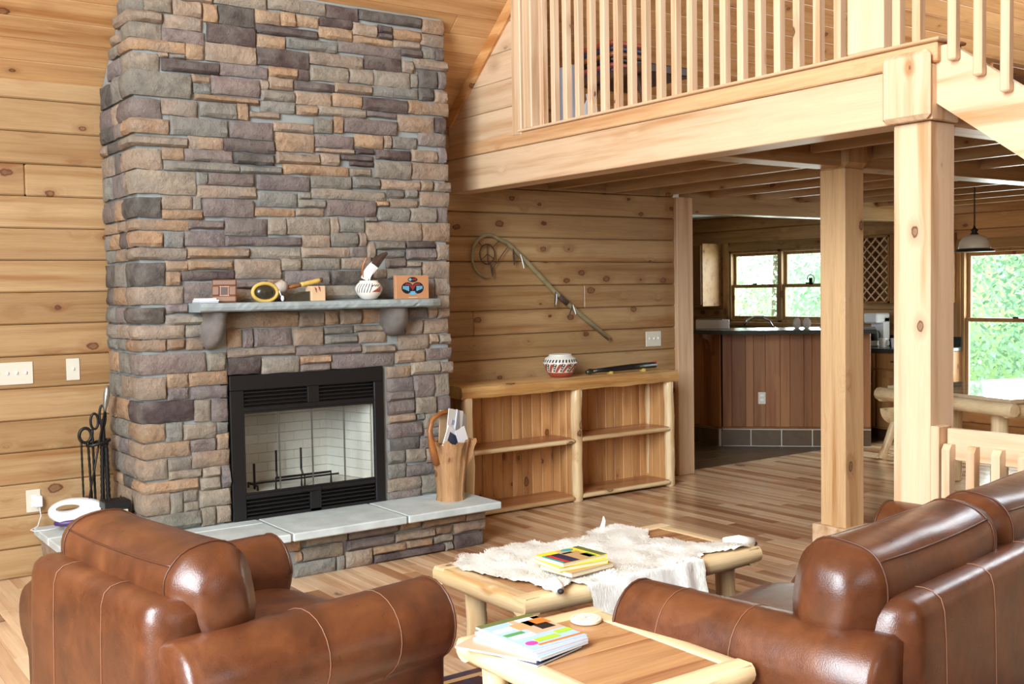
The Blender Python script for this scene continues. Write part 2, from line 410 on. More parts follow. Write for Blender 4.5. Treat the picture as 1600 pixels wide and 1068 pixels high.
# ---- floor: planks along Y
def plank_col():
    r = random.random()
    if r < .5: k = random.uniform(.92, 1.12); return (1.0*k, .99*k, .95*k, 1)
    if r < .8: k = random.uniform(.75, .95); return (1.0*k, .9*k, .8*k, 1)
    if r < .94: k = random.uniform(.55, .75); return (1.05*k, .82*k, .66*k, 1)
    k = random.uniform(.38, .5); return (1.1*k, .75*k, .56*k, 1)
core = MB().box(-2.4, 9.8, -9.3, 5.0, -.08, -.022)
floor = struct('floor', core, 'brown')
PWID = .083; planks = []
x = -1.2
while x < 9.75:
    y = -5.6+random.uniform(-.9, 0)
    while y < .1:
        ln = random.uniform(.45, 1.5); y1 = min(y+ln, .1)
        if y1 > -5.2:
            d = math.hypot(x, y+6.33)
            vis = (x > .1 or y > -4.5)
            planks.append([d if vis else 99, x, y, y1])
        y = y1
    x += PWID
def in_view(px_, py_):
    v = Vector((px_, py_, 0))-M.translation; w = v.dot(fv)
    if w < .5: return False
    X = 800+1680*v.dot(r2)/w; Y = 534-1680*v.dot(u2)/w
    return -40 < X < 1640 and Y < 1110
def hidden(px_, py_):   # under / behind furniture and hearth
    return (1.3 < px_ < 3.58 and py_ > -.97)
cand = []
for p in planks:
    ok = any(in_view(p[1]+.04, p[2]+t*(p[3]-p[2])) and not hidden(p[1]+.04, p[2]+t*(p[3]-p[2])) for t in (.05, .5, .95))
    p.append(ok)
planks.sort(key=lambda p: (not p[4], p[0]))
def plank(mb, p):
    mb.cur = plank_col(); mb.box(p[1]+.0004, p[1]+PWID-.0004, p[2]+.0005, p[3]-.0005, -.02, 0, .0012)
rest = MB(); n = 0
for p in planks:
    if n < 298 and p[4]:
        mb = MB(); plank(mb, p); part('floor_plank', mb, 'floor', floor); n += 1
    else: plank(rest, p)
part('floor_planks', rest, 'floor', floor, kind='stuff')
# kitchen tile floor
tl = MB(); tl.box(5.9, 9.8, .1, 5.0, -.022, -.004); part('grout_bed', tl, 'grout', floor)
for i in range(11):
    for j in range(9):
        x0 = 6.35+i*.31; y0 = .104+j*.31
        part('floor_tile', MB().box(x0, x0+.304, y0, y0+.304, -.006, 0, .002), 'tile', floor)
# ---- fireplace wall
def board_wall(name, x0, x1, zrows, joints, mat='pine_x', y0=0.0, parent=None):
    w = struct(name, MB().box(x0, x1, y0+.03, y0+.16, -.05, 2.75), 'brown')
    return w
wall = struct('wall_back', MB().box(-2.4, 6.15, .028, .16, -.05, 2.72), 'brown')
rows = []
z = Z0-9*PB
while z < 2.7:
    rows.append((max(z, 0), min(z+PB, 2.72))); z += PB
for k, (za, zb) in enumerate(rows):
    nrow = k-9
    js = {3: [1.28], 0: [3.0], -1: [2.2, 5.2], -2: [2.6, 4.19], -3: [3.1], -4: [2.5], -5: [2.9], 1: [2.4], 2: [2.9], 4: [3.2]}.get(nrow, [2.0+((k*37) % 15)/10])
    xs = [-2.4]+js+[6.15]
    for a, b in zip(xs[:-1], xs[1:]):
        part('wall_board', MB().box(a+.0008, b-.0008, -.004, .03, za+.0015, zb-.0015, .008), 'pine_x', wall)
# ---- roof
def slope_box(mb, x0, x1, s0, s1, t0, t1, c=.004):
    a = math.atan(.83); Mx = Matrix.Translation((0, 0, 2.725)) @ Matrix.Rotation(-a, 4, 'X') @ Matrix.Scale(-1, 4, (0, 1, 0))
    return mb.box(x0, x1, s0, s1, t0, t1, c, Mx)
ceil_ = MB(); slope_box(ceil_, -2.4, 9.9, -.1, 6.9, .03, .2, 0)
a = math.atan(.83)
ceil_.prism([(-5.2, roofz(-5.2)+.03), (-9.4, roofz(-9.4)+.03), (-9.4, roofz(-9.4)+.2), (-5.2, roofz(-5.2)+.2)], 0, -2.4, 9.9)
ceiling = struct('ceiling', ceil_, 'roof')
s = -.02; k = 0
while s < 6.75:
    js = [((k*53) % 31)/10-1.2, 3.2+((k*29) % 35)/10]
    xs = [-2.4]+js+[9.85]
    if k > 18: xs = [-2.4, js[1], 9.85]
    for p, q in zip(xs[:-1], xs[1:]):
        if q-p > .2: part('ceiling_board', slope_box(MB(), p+.0008, q-.0008, s+.0008, s+.1392, 0, .03, .003), 'roof', ceiling)
    s += .14; k += 1
# ---- far wall (kitchen and dining) with window openings
XE = 9.8; PK = .158
EW = {1: (2.02, 2.80, 1.11, 1.96), 2: (1.24, 2.02, 1.11, 1.96), 3: (-1.36, -.27, .42, 1.86)}
wall_e = struct('wall_right', MB().box(XE+.03, XE+.09, -9.3, -1.36, -.05, 4.9)
    .box(XE+.03, XE+.09, -.27, 1.24, -.05, 2.72).box(XE+.03, XE+.09, 2.80, 5.0, -.05, 2.72)
    .box(XE+.03, XE+.09, -1.36, -.27, -.05, .42).box(XE+.03, XE+.09, -1.36, -.27, 1.86, 3.4)
    .box(XE+.03, XE+.09, 1.24, 2.80, -.05, 1.11).box(XE+.03, XE+.09, 1.24, 2.80, 1.96, 2.72)
    .box(XE+.03, XE+.09, -5.2, -.27, 2.72, 3.4), 'brown')
z = 0; k = 0
while z < 2.42:
    z1 = z+PK; spans = [(-6.0, 5.0)]
    for (ya, yb, zl, zh) in ((-1.36, -.27, .42, 1.86), (1.24, 2.80, 1.11, 1.96)):
        if z < zh-.001 and z1 > zl+.001:
            new = []
            for (p, q) in spans:
                if q <= ya or p >= yb: new.append((p, q)); continue
                if p < ya: new.append((p, ya))
                if q > yb: new.append((yb, q))
            spans = new
    for p, q in spans: part('wall_board', MB().box(XE-.004, XE+.03, p+.0008, q-.0008, z+.0015, z1-.0015, .008), 'kitchen_pine', wall_e)
    z = z1; k += 1
def sash(parent, x, y0, y1, z0, z1, t=.035, d=.03):
    mb = MB(); mb.box(x, x+d, y0, y0+t, z0, z1, .003).box(x, x+d, y1-t, y1, z0, z1, .003).box(x, x+d, y0+t, y1-t, z0, z0+t*1.15, .003).box(x, x+d, y0+t, y1-t, z1-t, z1, .003)
    f = part('sash', mb, 'pine_z', parent)
    part('pane', MB().box(x+d*.4, x+d*.4+.004, y0+t, y1-t, z0+t*1.1, z1-t), 'glass', f)
    return f
for n_, (ya, yb, zl, zh) in EW.items():
    mb = MB(); j = .03
    for (p0, p1, q0, q1) in ((ya, ya+j, zl, zh), (yb-j, yb, zl, zh), (ya, yb, zl, zl+j), (ya, yb, zh-j, zh)): mb.box(XE-.01, XE+.09, p0, p1, q0, q1, .002)
    w_ = struct('window_%d' % n_, mb, 'pine_z')
    zm = (zl+zh)/2 if n_ < 3 else 1.17
    sash(w_, XE+.045, ya+j, yb-j, zm-.02, zh-j)
    sash(w_, XE+.01, ya+j, yb-j, zl+j, zm+.02)
    part('sash_lock', MB().box(XE+.005, XE+.02, (ya+yb)/2-.03, (ya+yb)/2+.03, zm+.02, zm+.034, .004), 'bronze', w_)
tr = 0
def trim(x0, x1, y0, y1, z0, z1, mat):
    global tr; tr += 1
    return struct('trim_%d' % tr, MB().box(x0, x1, y0, y1, z0, z1, .004), mat)
for (ya, yb, zl, zh) in ((1.24, 2.80, 1.11, 1.96), (-1.36, -.27, .42, 1.86)):
    trim(XE-.025, XE-.004, yb, yb+.09, zl-.09, zh+.1, 'pine_z'); trim(XE-.025, XE-.004, ya-.09, ya, zl-.09, zh+.1, 'pine_z')
    trim(XE-.028, XE-.004, ya, yb, zh, zh+.1, 'pine_y'); trim(XE-.04, XE-.004, ya, yb, zl-.05, zl, 'pine_y')
# ---- gable wall on the left and rear wall, each with a big opening the daylight comes through
struct('wall_left', MB().box(-2.55, -2.4, -9.3, -6.8, -.05, 7.2).box(-2.55, -2.4, -3.8, .16, -.05, 7.2).box(-2.55, -2.4, -6.8, -3.8, -.05, 1.0).box(-2.55, -2.4, -6.8, -3.8, 6.0, 7.2), 'pine_y')
struct('wall_front', MB().box(-2.4, .9, -9.45, -9.3, -.05, 3.7).box(4.3, 9.9, -9.45, -9.3, -.05, 3.7).box(.9, 1.8, -9.45, -9.3, -.05, 3.7).box(3.4, 4.3, -9.45, -9.3, -.05, 3.7).box(1.8, 3.4, -9.45, -9.3, -.05, 2.1), 'pine_x')
# upper gable at the loft end and kitchen shell
struct('wall_loft', MB().box(9.85, 9.95, -9.3, -4.3, 2.5, 7.2).box(9.85, 9.95, -2.2, 0, 2.5, 5.0).box(9.85, 9.95, -4.3, -2.2, 5.0, 7.2), 'drywall')
struct('wall_kitchen', MB().box(5.9, 9.8, 5.0, 5.15, -.05, 2.5).box(6.0, 6.15, .16, 5.0, -.05, 2.5), 'kitchen_pine')
struct('ceiling_kitchen', MB().box(6.0, 9.83, .15, 5.0, 2.38, 2.45), 'drywall')
# ---- loft floor deck with boards, joists, beams
deck = struct('loft_floor', MB().box(4.02, 9.8, -3.72, .0, 2.455, 2.50), 'pine_x')
k = 0; x_ = 4.2
while x_ < 9.7:
    part('deck_board', MB().box(x_, x_+.138, -3.7, -.0, 2.435, 2.455, .003), 'pine_y', deck); x_ += .14
def beam(name, mb, mat, loc, label, cat='beam', group=None): return solo(name, mb, mat, loc, label, cat, group)
b = thing('loft_beam', (4.0, -1.9, 2.205), 'long pale timber beam carrying the loft edge, from stone chimney to near post', 'beam')
part('beam', MB().box(4.0, 4.17, -3.532, -.005, 2.205, 2.43, .004), 'pale_y', b)
part('rim_board', MB().box(3.99, 4.17, -3.75, -.005, 2.432, 2.515, .006), wood('rim_board_wood', (208, 164, 120), 1, .3, vary=.02, kscale=5), b)
part('cap_strip', MB().box(3.975, 4.18, -3.765, -.86, 2.515, 2.53, .004), 'pale_y', b)
def capblock(x0, x1, y0, y1, z0, z1, c=.03): return MB().box(x0, x1, y0, y1, z0, z1, c)
b = thing('timber_post', (4.09, -3.63, 0), 'nearest square pale timber post under the loft corner block', 'post')
part('shaft', MB().box(4.0, 4.175, -3.715, -3.54, 0, 2.2, .005), 'pale_z', b)
part('corner_block', capblock(3.945, 3.989, -3.738, -3.512, 2.203, 2.485, .02), 'pale_z', b, label='chamfered end block above the post')
part('block_core', MB().box(3.9895, 4.18, -3.73, -3.534, 2.203, 2.431, .004), 'pale_z', b)
b = thing('timber_post', (5.23, -2.335, 0), 'farther square knotty timber post with a boxed foot, in front of kitchen', 'post')
part('shaft', MB().box(5.14, 5.315, -2.425, -2.25, 0, 2.2, .005), wood('post_wood', (214, 176, 130), 2, .8, vary=.02, kscale=5, kr=.09), b)
part('corner_block', capblock(5.115, 5.34, -2.45, -2.225, 2.2, 2.43), 'pine_z', b)
part('foot_trim', MB().box(5.105, 5.35, -2.46, -2.215, 0, .125, .004), 'pale_x', b, label='boxed trim around the foot')
beam('cross_beam', MB().box(5.34, 9.8, -2.42, -2.25, 2.205, 2.432, .004).box(4.18, 5.115, -2.42, -2.25, 2.205, 2.432, .004), 'pine_x', (7, -2.335, 2.205), 'cross beam under the loft running right from the farther post')
beam('cross_beam', MB().box(4.2, 9.8, -3.7, -3.54, 2.19, 2.432, .004), 'pale_x', (7, -3.6, 2.19), 'cross beam under the loft running right from the nearest post, below stair')
beam('header_beam', MB().box(6.33, 9.79, -.03, .13, 2.14, 2.38, .004), 'pine_x', (8, 0, 2.14), 'header beam over the wide kitchen opening')
ordn = ['first', 'second', 'third', 'fourth', 'fifth', 'sixth', 'seventh', 'eighth', 'ninth']
k = 0
for xj in [4.86, 5.42, 5.98, 6.54, 7.10, 7.66, 8.22, 8.78, 9.34]:
    for (ya, yb, s_) in ((-2.25, -.035, 'between kitchen opening and farther post'), (-3.54, -2.42, 'between the two loft posts')):
        o = beam('joist', MB().box(xj-.02, xj+.02, ya+.002, yb-.002, 2.262, 2.434, .003), 'pine_y', (xj, ya, 2.262), ordn[k]+' loft joist from the left '+s_, 'joist', 'loft joists '+s_)
    k += 1
struct('trim_20', MB().box(6.15, 6.33, -.035, .16, 0, 2.26, .006), 'pale_z')
# pieces of wall between shelf wall top and deck
# ---- side wall of the loft above the beam (triangle under the roof)
lw = struct('wall_loft_side', MB().prism([(-.005, 2.50), (-.80, 2.50), (-.80, roofz(-.80)-.01), (-.005, roofz(0)-.01)], 0, 4.05, 4.15), 'brown')
z = 2.517
while z < 3.38:
    z1 = z+.178
    yl = lambda zz: -(zz-2.725)/.83 if zz > 2.725 else -.005
    y_lo = yl(z)-.005; y_hi = yl(z1)-.005
    if y_lo > -.80:
        poly = [(y_lo, z+.0015), (-.80, z+.0015), (-.80, min(z1, roofz(-.80))-.0015)]
        if y_hi > -.8: poly.append((y_hi, z1-.0015))
        if z < 2.725 < z1: poly.append((-.005, 2.72))
        part('wall_board', MB().prism(poly, 0, 4.01, 4.05), 'pale_y', lw)
    z = z1
# rake trim under the roof
mb = MB(); mb.prism([(-.01, 2.66), (-.01, 2.735), (-1.3, roofz(-1.3)), (-1.3, roofz(-1.3)-.11), (-.05, 2.655)], 0, 3.991, 4.009)
struct('trim_21', mb, wood('rake_wood', (214, 160, 104), 1, .3, vary=.02))
# ---- loft railing: newels and balusters
rail = thing('loft_railing', (4.05, -2.1, 2.53), 'loft railing of square pale balusters between end newel and wide post', 'railing')
part('end_newel', MB().box(3.985, 4.10, -.885, -.79, 2.50, 3.75, .006), 'pale_z', rail)
part('end_newel', MB().box(3.99, 4.08, -.99, -.905, 2.532, 3.6, .004), 'pale_z', rail)
for i in range(20):
    y = -1.066-i*.1142
    part('baluster', MB().box(3.995, 4.037, y-.038, y, 2.525, 3.52, .003), 'pale_z', rail)
part('wide_newel', MB().box(3.985, 4.12, -3.50, -3.315, 2.532, 5.0, .006), 'pale_z', rail)
for y in (-3.535, -3.63): part('baluster', MB().box(3.995, 4.037, y-.038, y, 2.525, 3.52, .003), 'pale_z', rail)
part('hand_rail', MB().box(3.97, 4.07, -3.315, -.99, 3.52, 3.57, .008), 'pale_y', rail)
# ---- stair going down toward the viewer on the right
st = thing('staircase', (4.3, -4.5, 1.2), 'wooden staircase descending from the loft corner at the upper right', 'staircase')
for x0 in (4.02, 4.92):
    part('stringer', MB().prism([(-3.722, 2.50), (-3.79, 2.50), (-5.7, 1.10), (-5.7, .85), (-3.722, 2.275)], 0, x0, x0+.04), 'pale_y', st)
for i in range(9):
    part('tread', MB().box(4.06, 4.92, -3.95-i*.22, -3.72-i*.22, 2.37-i*.158, 2.40-i*.158, .004), 'cab', st)
for i in range(7):
    y = -3.80-i*.112; zb = 2.425+(y+3.80)*.72
    part('baluster', MB().box(3.978, 4.018, y-.038, y, zb, zb+.95, .006), 'pale_z', st)
# ---- lower stair guard
gd = thing('stair_guard', (4.03, -4.1, 0), 'low pale wooden railing with three square balusters behind the sofa', 'railing')
part('newel', MB().box(3.995, 4.09, -3.758, -3.72, 0, .94, .004), 'pale_z', gd)
part('top_board', MB().box(4.045, 4.085, -5.4, -3.765, .80, .93, .004), 'pale_y', gd)
for i in range(14):
    y = -3.768-i*.1085
    mb = MB(); mb.prism([(4.002, .0), (4.042, .0), (4.042, .868), (4.018, .868), (4.002, .845)], 1, y-.036, y)
    mb.v = [(v[0], v[1], v[2]) for v in mb.v]
    part('baluster', mb, 'pale_z', gd)

# =================================================================== CHIMNEY
TC = {'T': (168, 146, 124), 'O': (176, 144, 112), 'B': (158, 146, 128), 'G': (140, 136, 125), 'M': (134, 120, 114), 'P': (96, 80, 76), 'D': (100, 93, 86)}
FRONT = "1768,1910,3026,3116,B;1920,2072,3020,3097,T;2084,2158,3006,3100,O;2142,2444,3113,3181,B;2167,2372,3005,3104,D;2379,2524,3038,3107,O;1706,1857,2963,3018,TC;1865,2070,2949,3017,T;2102,2373,2901,3000,P;1858,2083,2881,2943,M;1689,1852,2880,2956,BC;1704,1974,2819,2874,OC;1985,2077,2796,2874,O;2089,2374,2800,2895,T;1889,1976,2792,2810,G;1836,1883,2790,2813,T;1684,1832,2715,2799,BC;1851,2159,2724,2784,P;2165,2440,2732,2794,M;1726,2002,2583,2709,GC;2008,2107,2675,2714,O;2013,2109,2620,2669,G;2118,2391,2627,2718,M;2398,2437,2676,2726,T;2020,2382,2584,2614,O;1728,1836,2465,2564,MC;1842,2031,2491,2571,T;2052,2254,2497,2575,G;2260,2318,2496,2578,O;2324,2506,2515,2546,T;1711,1763,3024,3101,GC;1916,2136,3104,3143,T;2451,2805,3127,3230,B;2530,2614,3041,3116,O;2381,2751,2985,3032,P;2381,2549,2908,2972,O;2380,2691,2810,2902,P;2450,2619,2750,2804,O;2446,2590,2682,2742,T;2397,2599,2615,2668,B;2394,2597,2552,2612,G;2624,2756,3053,3114,O;2770,2975,3073,3119,P;2810,3013,3125,3210,P;3020,3441,3141,3228,D;3452,3605,3116,3211,O;2762,2973,3002,3066,O;2981,3141,3048,3117,T;3148,3240,3081,3121,P;3147,3239,3046,3074,P;3251,3435,3056,3116,O;2979,3246,3002,3040,O;3249,3433,3009,3046,T;3442,3607,3040,3109,T;2556,2873,2924,2979,G;2880,3299,2938,2996,M;3306,3445,2959,3003,P;3451,3540,2965,3027,G;3548,3601,2961,3026,P;2697,3039,2848,2918,T;3053,3301,2857,2932,P;3304,3378,2863,2932,T;3387,3625,2898,2953,T;2700,2941,2757,2836,B;2948,3108,2767,2842,B;3111,3357,2767,2853,B;3361,3412,2778,2857,G;3420,3549,2786,2886,D;3561,3606,2786,2886,M;2622,2694,2750,2804,P;2600,2849,2695,2740,P;2852,3094,2703,2751,T;3101,3410,2705,2762,G;3422,3518,2706,2780,D;3534,3624,2701,2772,T;2605,2829,2615,2682,T;2840,3026,2621,2689,O;3029,3334,2615,2689,P;3341,3627,2620,2695,O;2610,2739,2555,2602,O;2745,3050,2562,2609,B;3053,3258,2577,2607,M;1702,1874,2388,2461,OC;1883,2197,2391,2485,G;2215,2463,2393,2486,M;1699,1971,2321,2371,BC;1977,2169,2321,2384,T;2175,2471,2321,2385,P;1696,1830,2200,2302,TC;1837,1954,2257,2316,O;1959,2221,2255,2316,M;2236,2465,2255,2314,D;1844,2261,2201,2249,G;2266,2504,2207,2244,G;1692,2013,2072,2190,BC;2017,2077,2130,2195,G;2083,2343,2134,2193,M;2017,2354,2063,2124,T;1688,1823,1948,2050,DC;1829,1988,1997,2062,T;1997,2040,2000,2057,B;1829,2048,1941,1989,O;2052,2338,1960,2051,M;1696,1966,1882,1932,OC;1972,2163,1893,1935,M;2169,2411,1860,1950,M;2363,2678,2119,2198,M;2361,2596,2024,2102,G;2345,2580,1972,2011,O;2421,2527,1869,1954,B;2466,2711,2451,2499,T;2719,2832,2458,2542,G;2843,2901,2465,2556,O;2911,3256,2476,2556,M;3268,3522,2509,2601,T;3534,3604,2515,2608,P;2480,2713,2341,2439,O;2720,2964,2377,2447,M;2971,3162,2393,2463,O;3174,3216,2398,2468,T;3227,3395,2402,2470,G;3411,3606,2431,2504,M;2725,2970,2346,2371,T;2977,3100,2352,2382,P;2477,2745,2269,2329,T;2752,2870,2277,2338,T;2885,3093,2310,2340,P;2942,3094,2278,2305,P;3118,3350,2330,2384,P;3358,3538,2329,2397,T;3546,3604,2332,2422,M;3099,3348,2217,2316,B;3355,3618,2224,2320,T;2519,2930,2213,2266,O;2941,3074,2222,2268,B;2689,2947,2141,2207,G;2954,3129,2154,2211,G;3140,3413,2154,2204,T;3421,3505,2155,2213,T;3517,3636,2156,2208,T;2607,2683,2074,2109,G;2687,3166,2082,2136,B;3185,3297,2102,2146,D;3313,3392,2106,2150,G;3411,3622,2060,2143,T;2606,2774,2027,2069,G;2780,3103,1986,2071,M;3107,3191,2048,2076,O;3199,3390,2048,2094,T;2594,2762,1979,2020,T;3034,3105,1953,1980,G;3113,3333,1963,2037,G;3341,3525,1965,2042,B;3538,3608,1965,2052,M;2530,2799,1873,1966,B;2806,2856,1885,1973,T;2860,3025,1890,1969,G;3035,3418,1845,1950,T;3426,3622,1846,1953,O;1683,1826,1794,1870,OC;1831,1936,1792,1867,G;1943,2166,1800,1879,M;1674,1952,1726,1783,TC;1958,2298,1734,1789,O;1671,1831,1588,1706,DC;1839,1956,1667,1715,O;1959,2206,1673,1721,O;1837,1915,1590,1658,O;1921,2212,1614,1661,P;1667,1924,1490,1579,TC;1937,2189,1494,1600,M;2206,2402,1567,1608,M;2195,2377,1495,1561,T;1670,1819,1391,1470,DC;1832,1949,1440,1484,M;1827,2043,1379,1427,B;1649,1927,1306,1375,TC;1936,2038,1311,1371,B;1664,1825,1243,1299,OC;1832,1922,1246,1297,O;1934,2035,1241,1301,T;2162,2245,1243,1339,O;2255,2311,1240,1337,M;2170,2617,1804,1851,M;2306,2612,1735,1792,B;2218,2489,1622,1725,T;2407,2501,1568,1615,O;2160,2587,1349,1428,O;2319,2540,1243,1338,M;2624,2800,1801,1865,T;2807,2978,1806,1881,G;2986,3031,1810,1884,T;2619,2921,1743,1795,T;2925,3032,1747,1800,M;3044,3093,1741,1828,T;3097,3301,1792,1836,G;3313,3509,1801,1839,P;3312,3517,1729,1794,M;3111,3296,1742,1785,G;3523,3615,1733,1823,T;2494,2610,1668,1729,B;2617,2858,1672,1733,B;2872,3061,1674,1737,T;3167,3299,1681,1735,M;3306,3409,1684,1718,B;3074,3165,1617,1671,T;3173,3408,1616,1677,B;3421,3612,1618,1715,T;2515,2791,1585,1662,M;2805,3066,1582,1661,D;2749,2974,1504,1573,B;2385,2742,1503,1560,B;3102,3430,1504,1606,D;3446,3503,1500,1604,M;3511,3610,1513,1611,T;3525,3608,1433,1506,T;2591,2749,1346,1420,T;2756,2838,1352,1427,O;2853,2989,1351,1434,T;3000,3144,1353,1433,O;3307,3451,1371,1433,M;3459,3515,1372,1424,T;3524,3606,1366,1419,T;2747,2935,1294,1337,G;2943,3146,1304,1337,B;2749,2963,1238,1284,G;2971,3152,1236,1296,T;2557,2739,1236,1334,T;3293,3412,1276,1358,T;3420,3596,1277,1354,T;3240,3450,1183,1266,T;3459,3520,1211,1264,T;3532,3611,1208,1264,B;1661,2038,1120,1221,MC;2048,2149,1124,1215,B;1825,1940,1042,1111,O;1666,1818,989,1099,TC;1947,2155,1044,1114,O;1826,1941,979,1036,M;1953,2153,973,1034,M;1665,1965,861,969,PC;1969,2055,848,963,B;2065,2166,841,962,M;1676,1805,763,852,OC;1811,1898,755,852,G;1907,2083,757,835,B;2090,2173,775,831,G;2088,2167,687,769,O;1944,2081,685,749,M;1681,1937,670,748,OC;2164,2349,1093,1180,P;2360,2584,1087,1173,B;2161,2561,1188,1230,T;2569,2984,1179,1223,M;2991,3210,1172,1215,T;2591,2782,1129,1172,O;2593,2777,1084,1123,M;2789,3206,1090,1167,M;3216,3420,1103,1172,T;3429,3617,1113,1177,M;3158,3318,1015,1080,O;3323,3528,1025,1097,B;3532,3623,1023,1089,T;3156,3336,932,1007,M;3344,3485,886,1015,M;3493,3596,884,1014,B;3155,3334,877,925,M;3157,3341,791,870,M;3351,3502,780,878,B;3511,3601,777,869,M;3159,3345,739,784,T;3359,3411,742,774,G;3415,3591,690,771,B;3153,3393,648,731,M;3413,3589,634,683,G;3171,3371,566,641,D;3383,3588,565,625,M;3149,3270,496,561,G;3278,3414,488,561,B;3422,3586,472,556,T;1948,2168,597,681,T;1817,1944,596,660,B;1690,1811,560,661,TC;1821,1998,546,591,B;2005,2103,540,592,B;2109,2168,474,592,M;1990,2100,471,534,B;1681,1977,484,540,OC;1984,2171,380,465,B;1896,1970,422,478,B;1823,1890,369,474,B;1678,1819,368,479,TC;1896,1978,366,415,B;1988,2066,275,373,B;2076,2171,283,370,T;1710,1984,282,363,GC;3152,3273,402,483,G;3277,3560,401,464,M;3150,3378,320,392,T;3382,3558,286,388,B;3160,3377,269,314,M"
HEARTH = "2310,2400,148,224,O;2434,2682,163,219,B;2690,3005,160,215,M;3017,3155,168,220,T;3170,3465,157,211,T;2412,2652,83,154,B;2366,2405,91,140,O;2361,2606,-1,77,G;2613,2661,-5,79,G;2669,2834,-2,93,T;2681,2978,102,154,M;2986,3248,101,151,T;3256,3369,106,149,O;2840,3051,52,92,O;3059,3232,51,95,O;3244,3375,55,97,B;2847,3311,-6,46,P;3316,3370,4,51,B;3472,3610,157,204,T;3385,3608,93,150,T;3381,3590,3,80,P"
def stone_col(c):
    r, g_, b_, _ = srgb(*TC[c]); k = random.uniform(.85, 1.15); w = random.uniform(-.05, .05)
    return (r*k*(1+w), g_*k, b_*k*(1-w), 1)
def stone(mb, path, z0, z1, depth, colr, back=.045, nz=4, seed=0):
    """rough split-face stone following a plan path of (x, y, outward normal)."""
    mb.cur = colr; n = len(path); vs = []; fs = []
    h = z1-z0
    for j in range(nz+1):
        t = j/nz
        for i, (x, y, nx_, ny_) in enumerate(path):
            edge = (i in (0, n-1)) or j in (0, nz)
            q = Vector((x*9+seed, y*9, (z0+h*t)*11))
            d = depth*(.5 if edge else 1.0)+noise.noise(q)*.014*(0.5 if edge else 1.0)+(noise.noise(q*3.1)*.005)
            z = z0+h*t+(noise.noise(q*1.7+Vector((3, 1, 7)))*.006 if j in (0, nz) else 0)
            jx = noise.noise(q*1.3+Vector((8, 2, 1)))*.006
            vs.append((x+nx_*d+(jx if ny_ and 0 < i < n else jx*abs(ny_)), y+ny_*d, z))
    m = len(vs)
    for j in (0, nz):
        for (x, y, nx_, ny_) in path: vs.append((x-nx_*back, y-ny_*back, z0+h*j/nz))
    for j in range(nz):
        for i in range(n-1): a_ = j*n+i; fs.append((a_, a_+1, a_+n+1, a_+n))
    for i in range(n-1):
        fs.append((i+1, i, m+i, m+i+1)); t_ = nz*n+i; fs.append((t_, t_+1, m+n+i+1, m+n+i))
    L_ = [j*n for j in range(nz+1)]; Rr = [j*n+n-1 for j in range(nz+1)]
    fs.append(tuple([m]+L_+[m+n])); fs.append(tuple([m+n-1]+Rr+[m+2*n-1])[::-1])
    fs.append(tuple([m+i for i in range(n)]+[m+n+i for i in reversed(range(n))]))
    return mb.add(vs, fs)
def fpath(x0, x1, y):
    w = x1-x0; n = 3 if w < .1 else (4 if w < .22 else 5)
    e = min(.012, w*.15)
    xs = [x0, x0+e]+[x0+w*k/n for k in range(1, n)]+[x1-e, x1]
    return [(x, y, 0, -1) for x in xs]
chim = thing('stone_chimney', (2.65, -.3, 0), 'tall ledgestone fireplace chimney of tan, grey and mauve stones against the pine wall', 'fireplace')
yc = -.595
cm = MB()
cm.box(1.705, 2.12, yc, -.002, 0, 1.10).box(3.135, 3.60, yc, -.002, 0, 1.10).box(2.12, 3.135, yc, -.002, 0, .27)
cm.prism([(yc, 1.10), (yc, roofz(yc)-.005), (-.002, roofz(0)-.008), (-.002, 1.10)], 0, 1.705, 3.60)
part('mortar_core', cm, 'mortar', chim)
pieces = []
for s_ in FRONT.split(';'):
    a_ = s_.split(','); x0, x1, z0, z1 = [int(v)/1000 for v in a_[:4]]; pieces.append((x0-.002, x1+.002, z0-.002, z1+.002, a_[4]))
zfull = sorted(pieces, key=lambda p: -(p[1]-p[0])*(p[3]-p[2]))
def rowside(z0, z1, y0, rec):
    y = y0
    while y < -.03:
        w = random.uniform(.13, .26); y1 = min(y+w, -.012)
        if -.012-y1 < .07: y1 = -.012
        zt = min(z1, roofz(y1)-.03)
        if zt-z0 > .025:
            n = 4; xs = [y+.004+(y1-y-.008)*k/n for k in range(n+1)]
            rec.append(([(1.700, q, -1, 0) for q in reversed(xs)], z0, zt, random.choice('TTOOBGMMPGD')))
        y = y1
side = []; items = []
corn = sorted([p for p in pieces if p[4][-1] == 'C'], key=lambda p: p[2])
zc_ = .275
for p in corn:
    if p[2]-zc_ > .04: rowside(zc_+.004, p[2]-.004, yc+.0, side)
    sl = random.uniform(.12, .24)
    e = .014
    path = [(1.700, yc+sl, -1, 0), (1.700, yc+sl-.015, -1, 0), (1.700, yc+sl*.5, -1, 0), (1.700, yc+e, -1, -.2), (1.702, yc, -.75, -.75), (1.700+e, yc, -.2, -1)]
    x1 = p[1]; n = 4
    path += [(1.72+(x1-.012-1.72)*k/n, yc, 0, -1) for k in range(1, n+1)]+[(x1, yc, 0, -1)]
    items.append((path, p[2], p[3], p[4][0], (x1-1.7)*(p[3]-p[2])+1))
    rowside(p[2], p[3], yc+sl+.01, side)
    zc_ = max(zc_, p[3])
for p in pieces:
    if p[4][-1] == 'C': continue
    if p[0] < 3.0 and p[1] > 2.13 and p[2] < 1.07 and p[0] > 2.12 and p[1] < 3.14: continue
    x0, x1 = p[0], p[1]
    if x0 < 1.75: x0 = 1.70
    if p[2] < 1.09 and x1 < 2.3: x1 = min(x1, 2.155)
    zt = min(p[3], roofz(yc)-.02)
    if zt-p[2] < .02: continue
    items.append((fpath(x0, x1, yc), p[2], zt, p[4][0], (x1-x0)*(zt-p[2])))
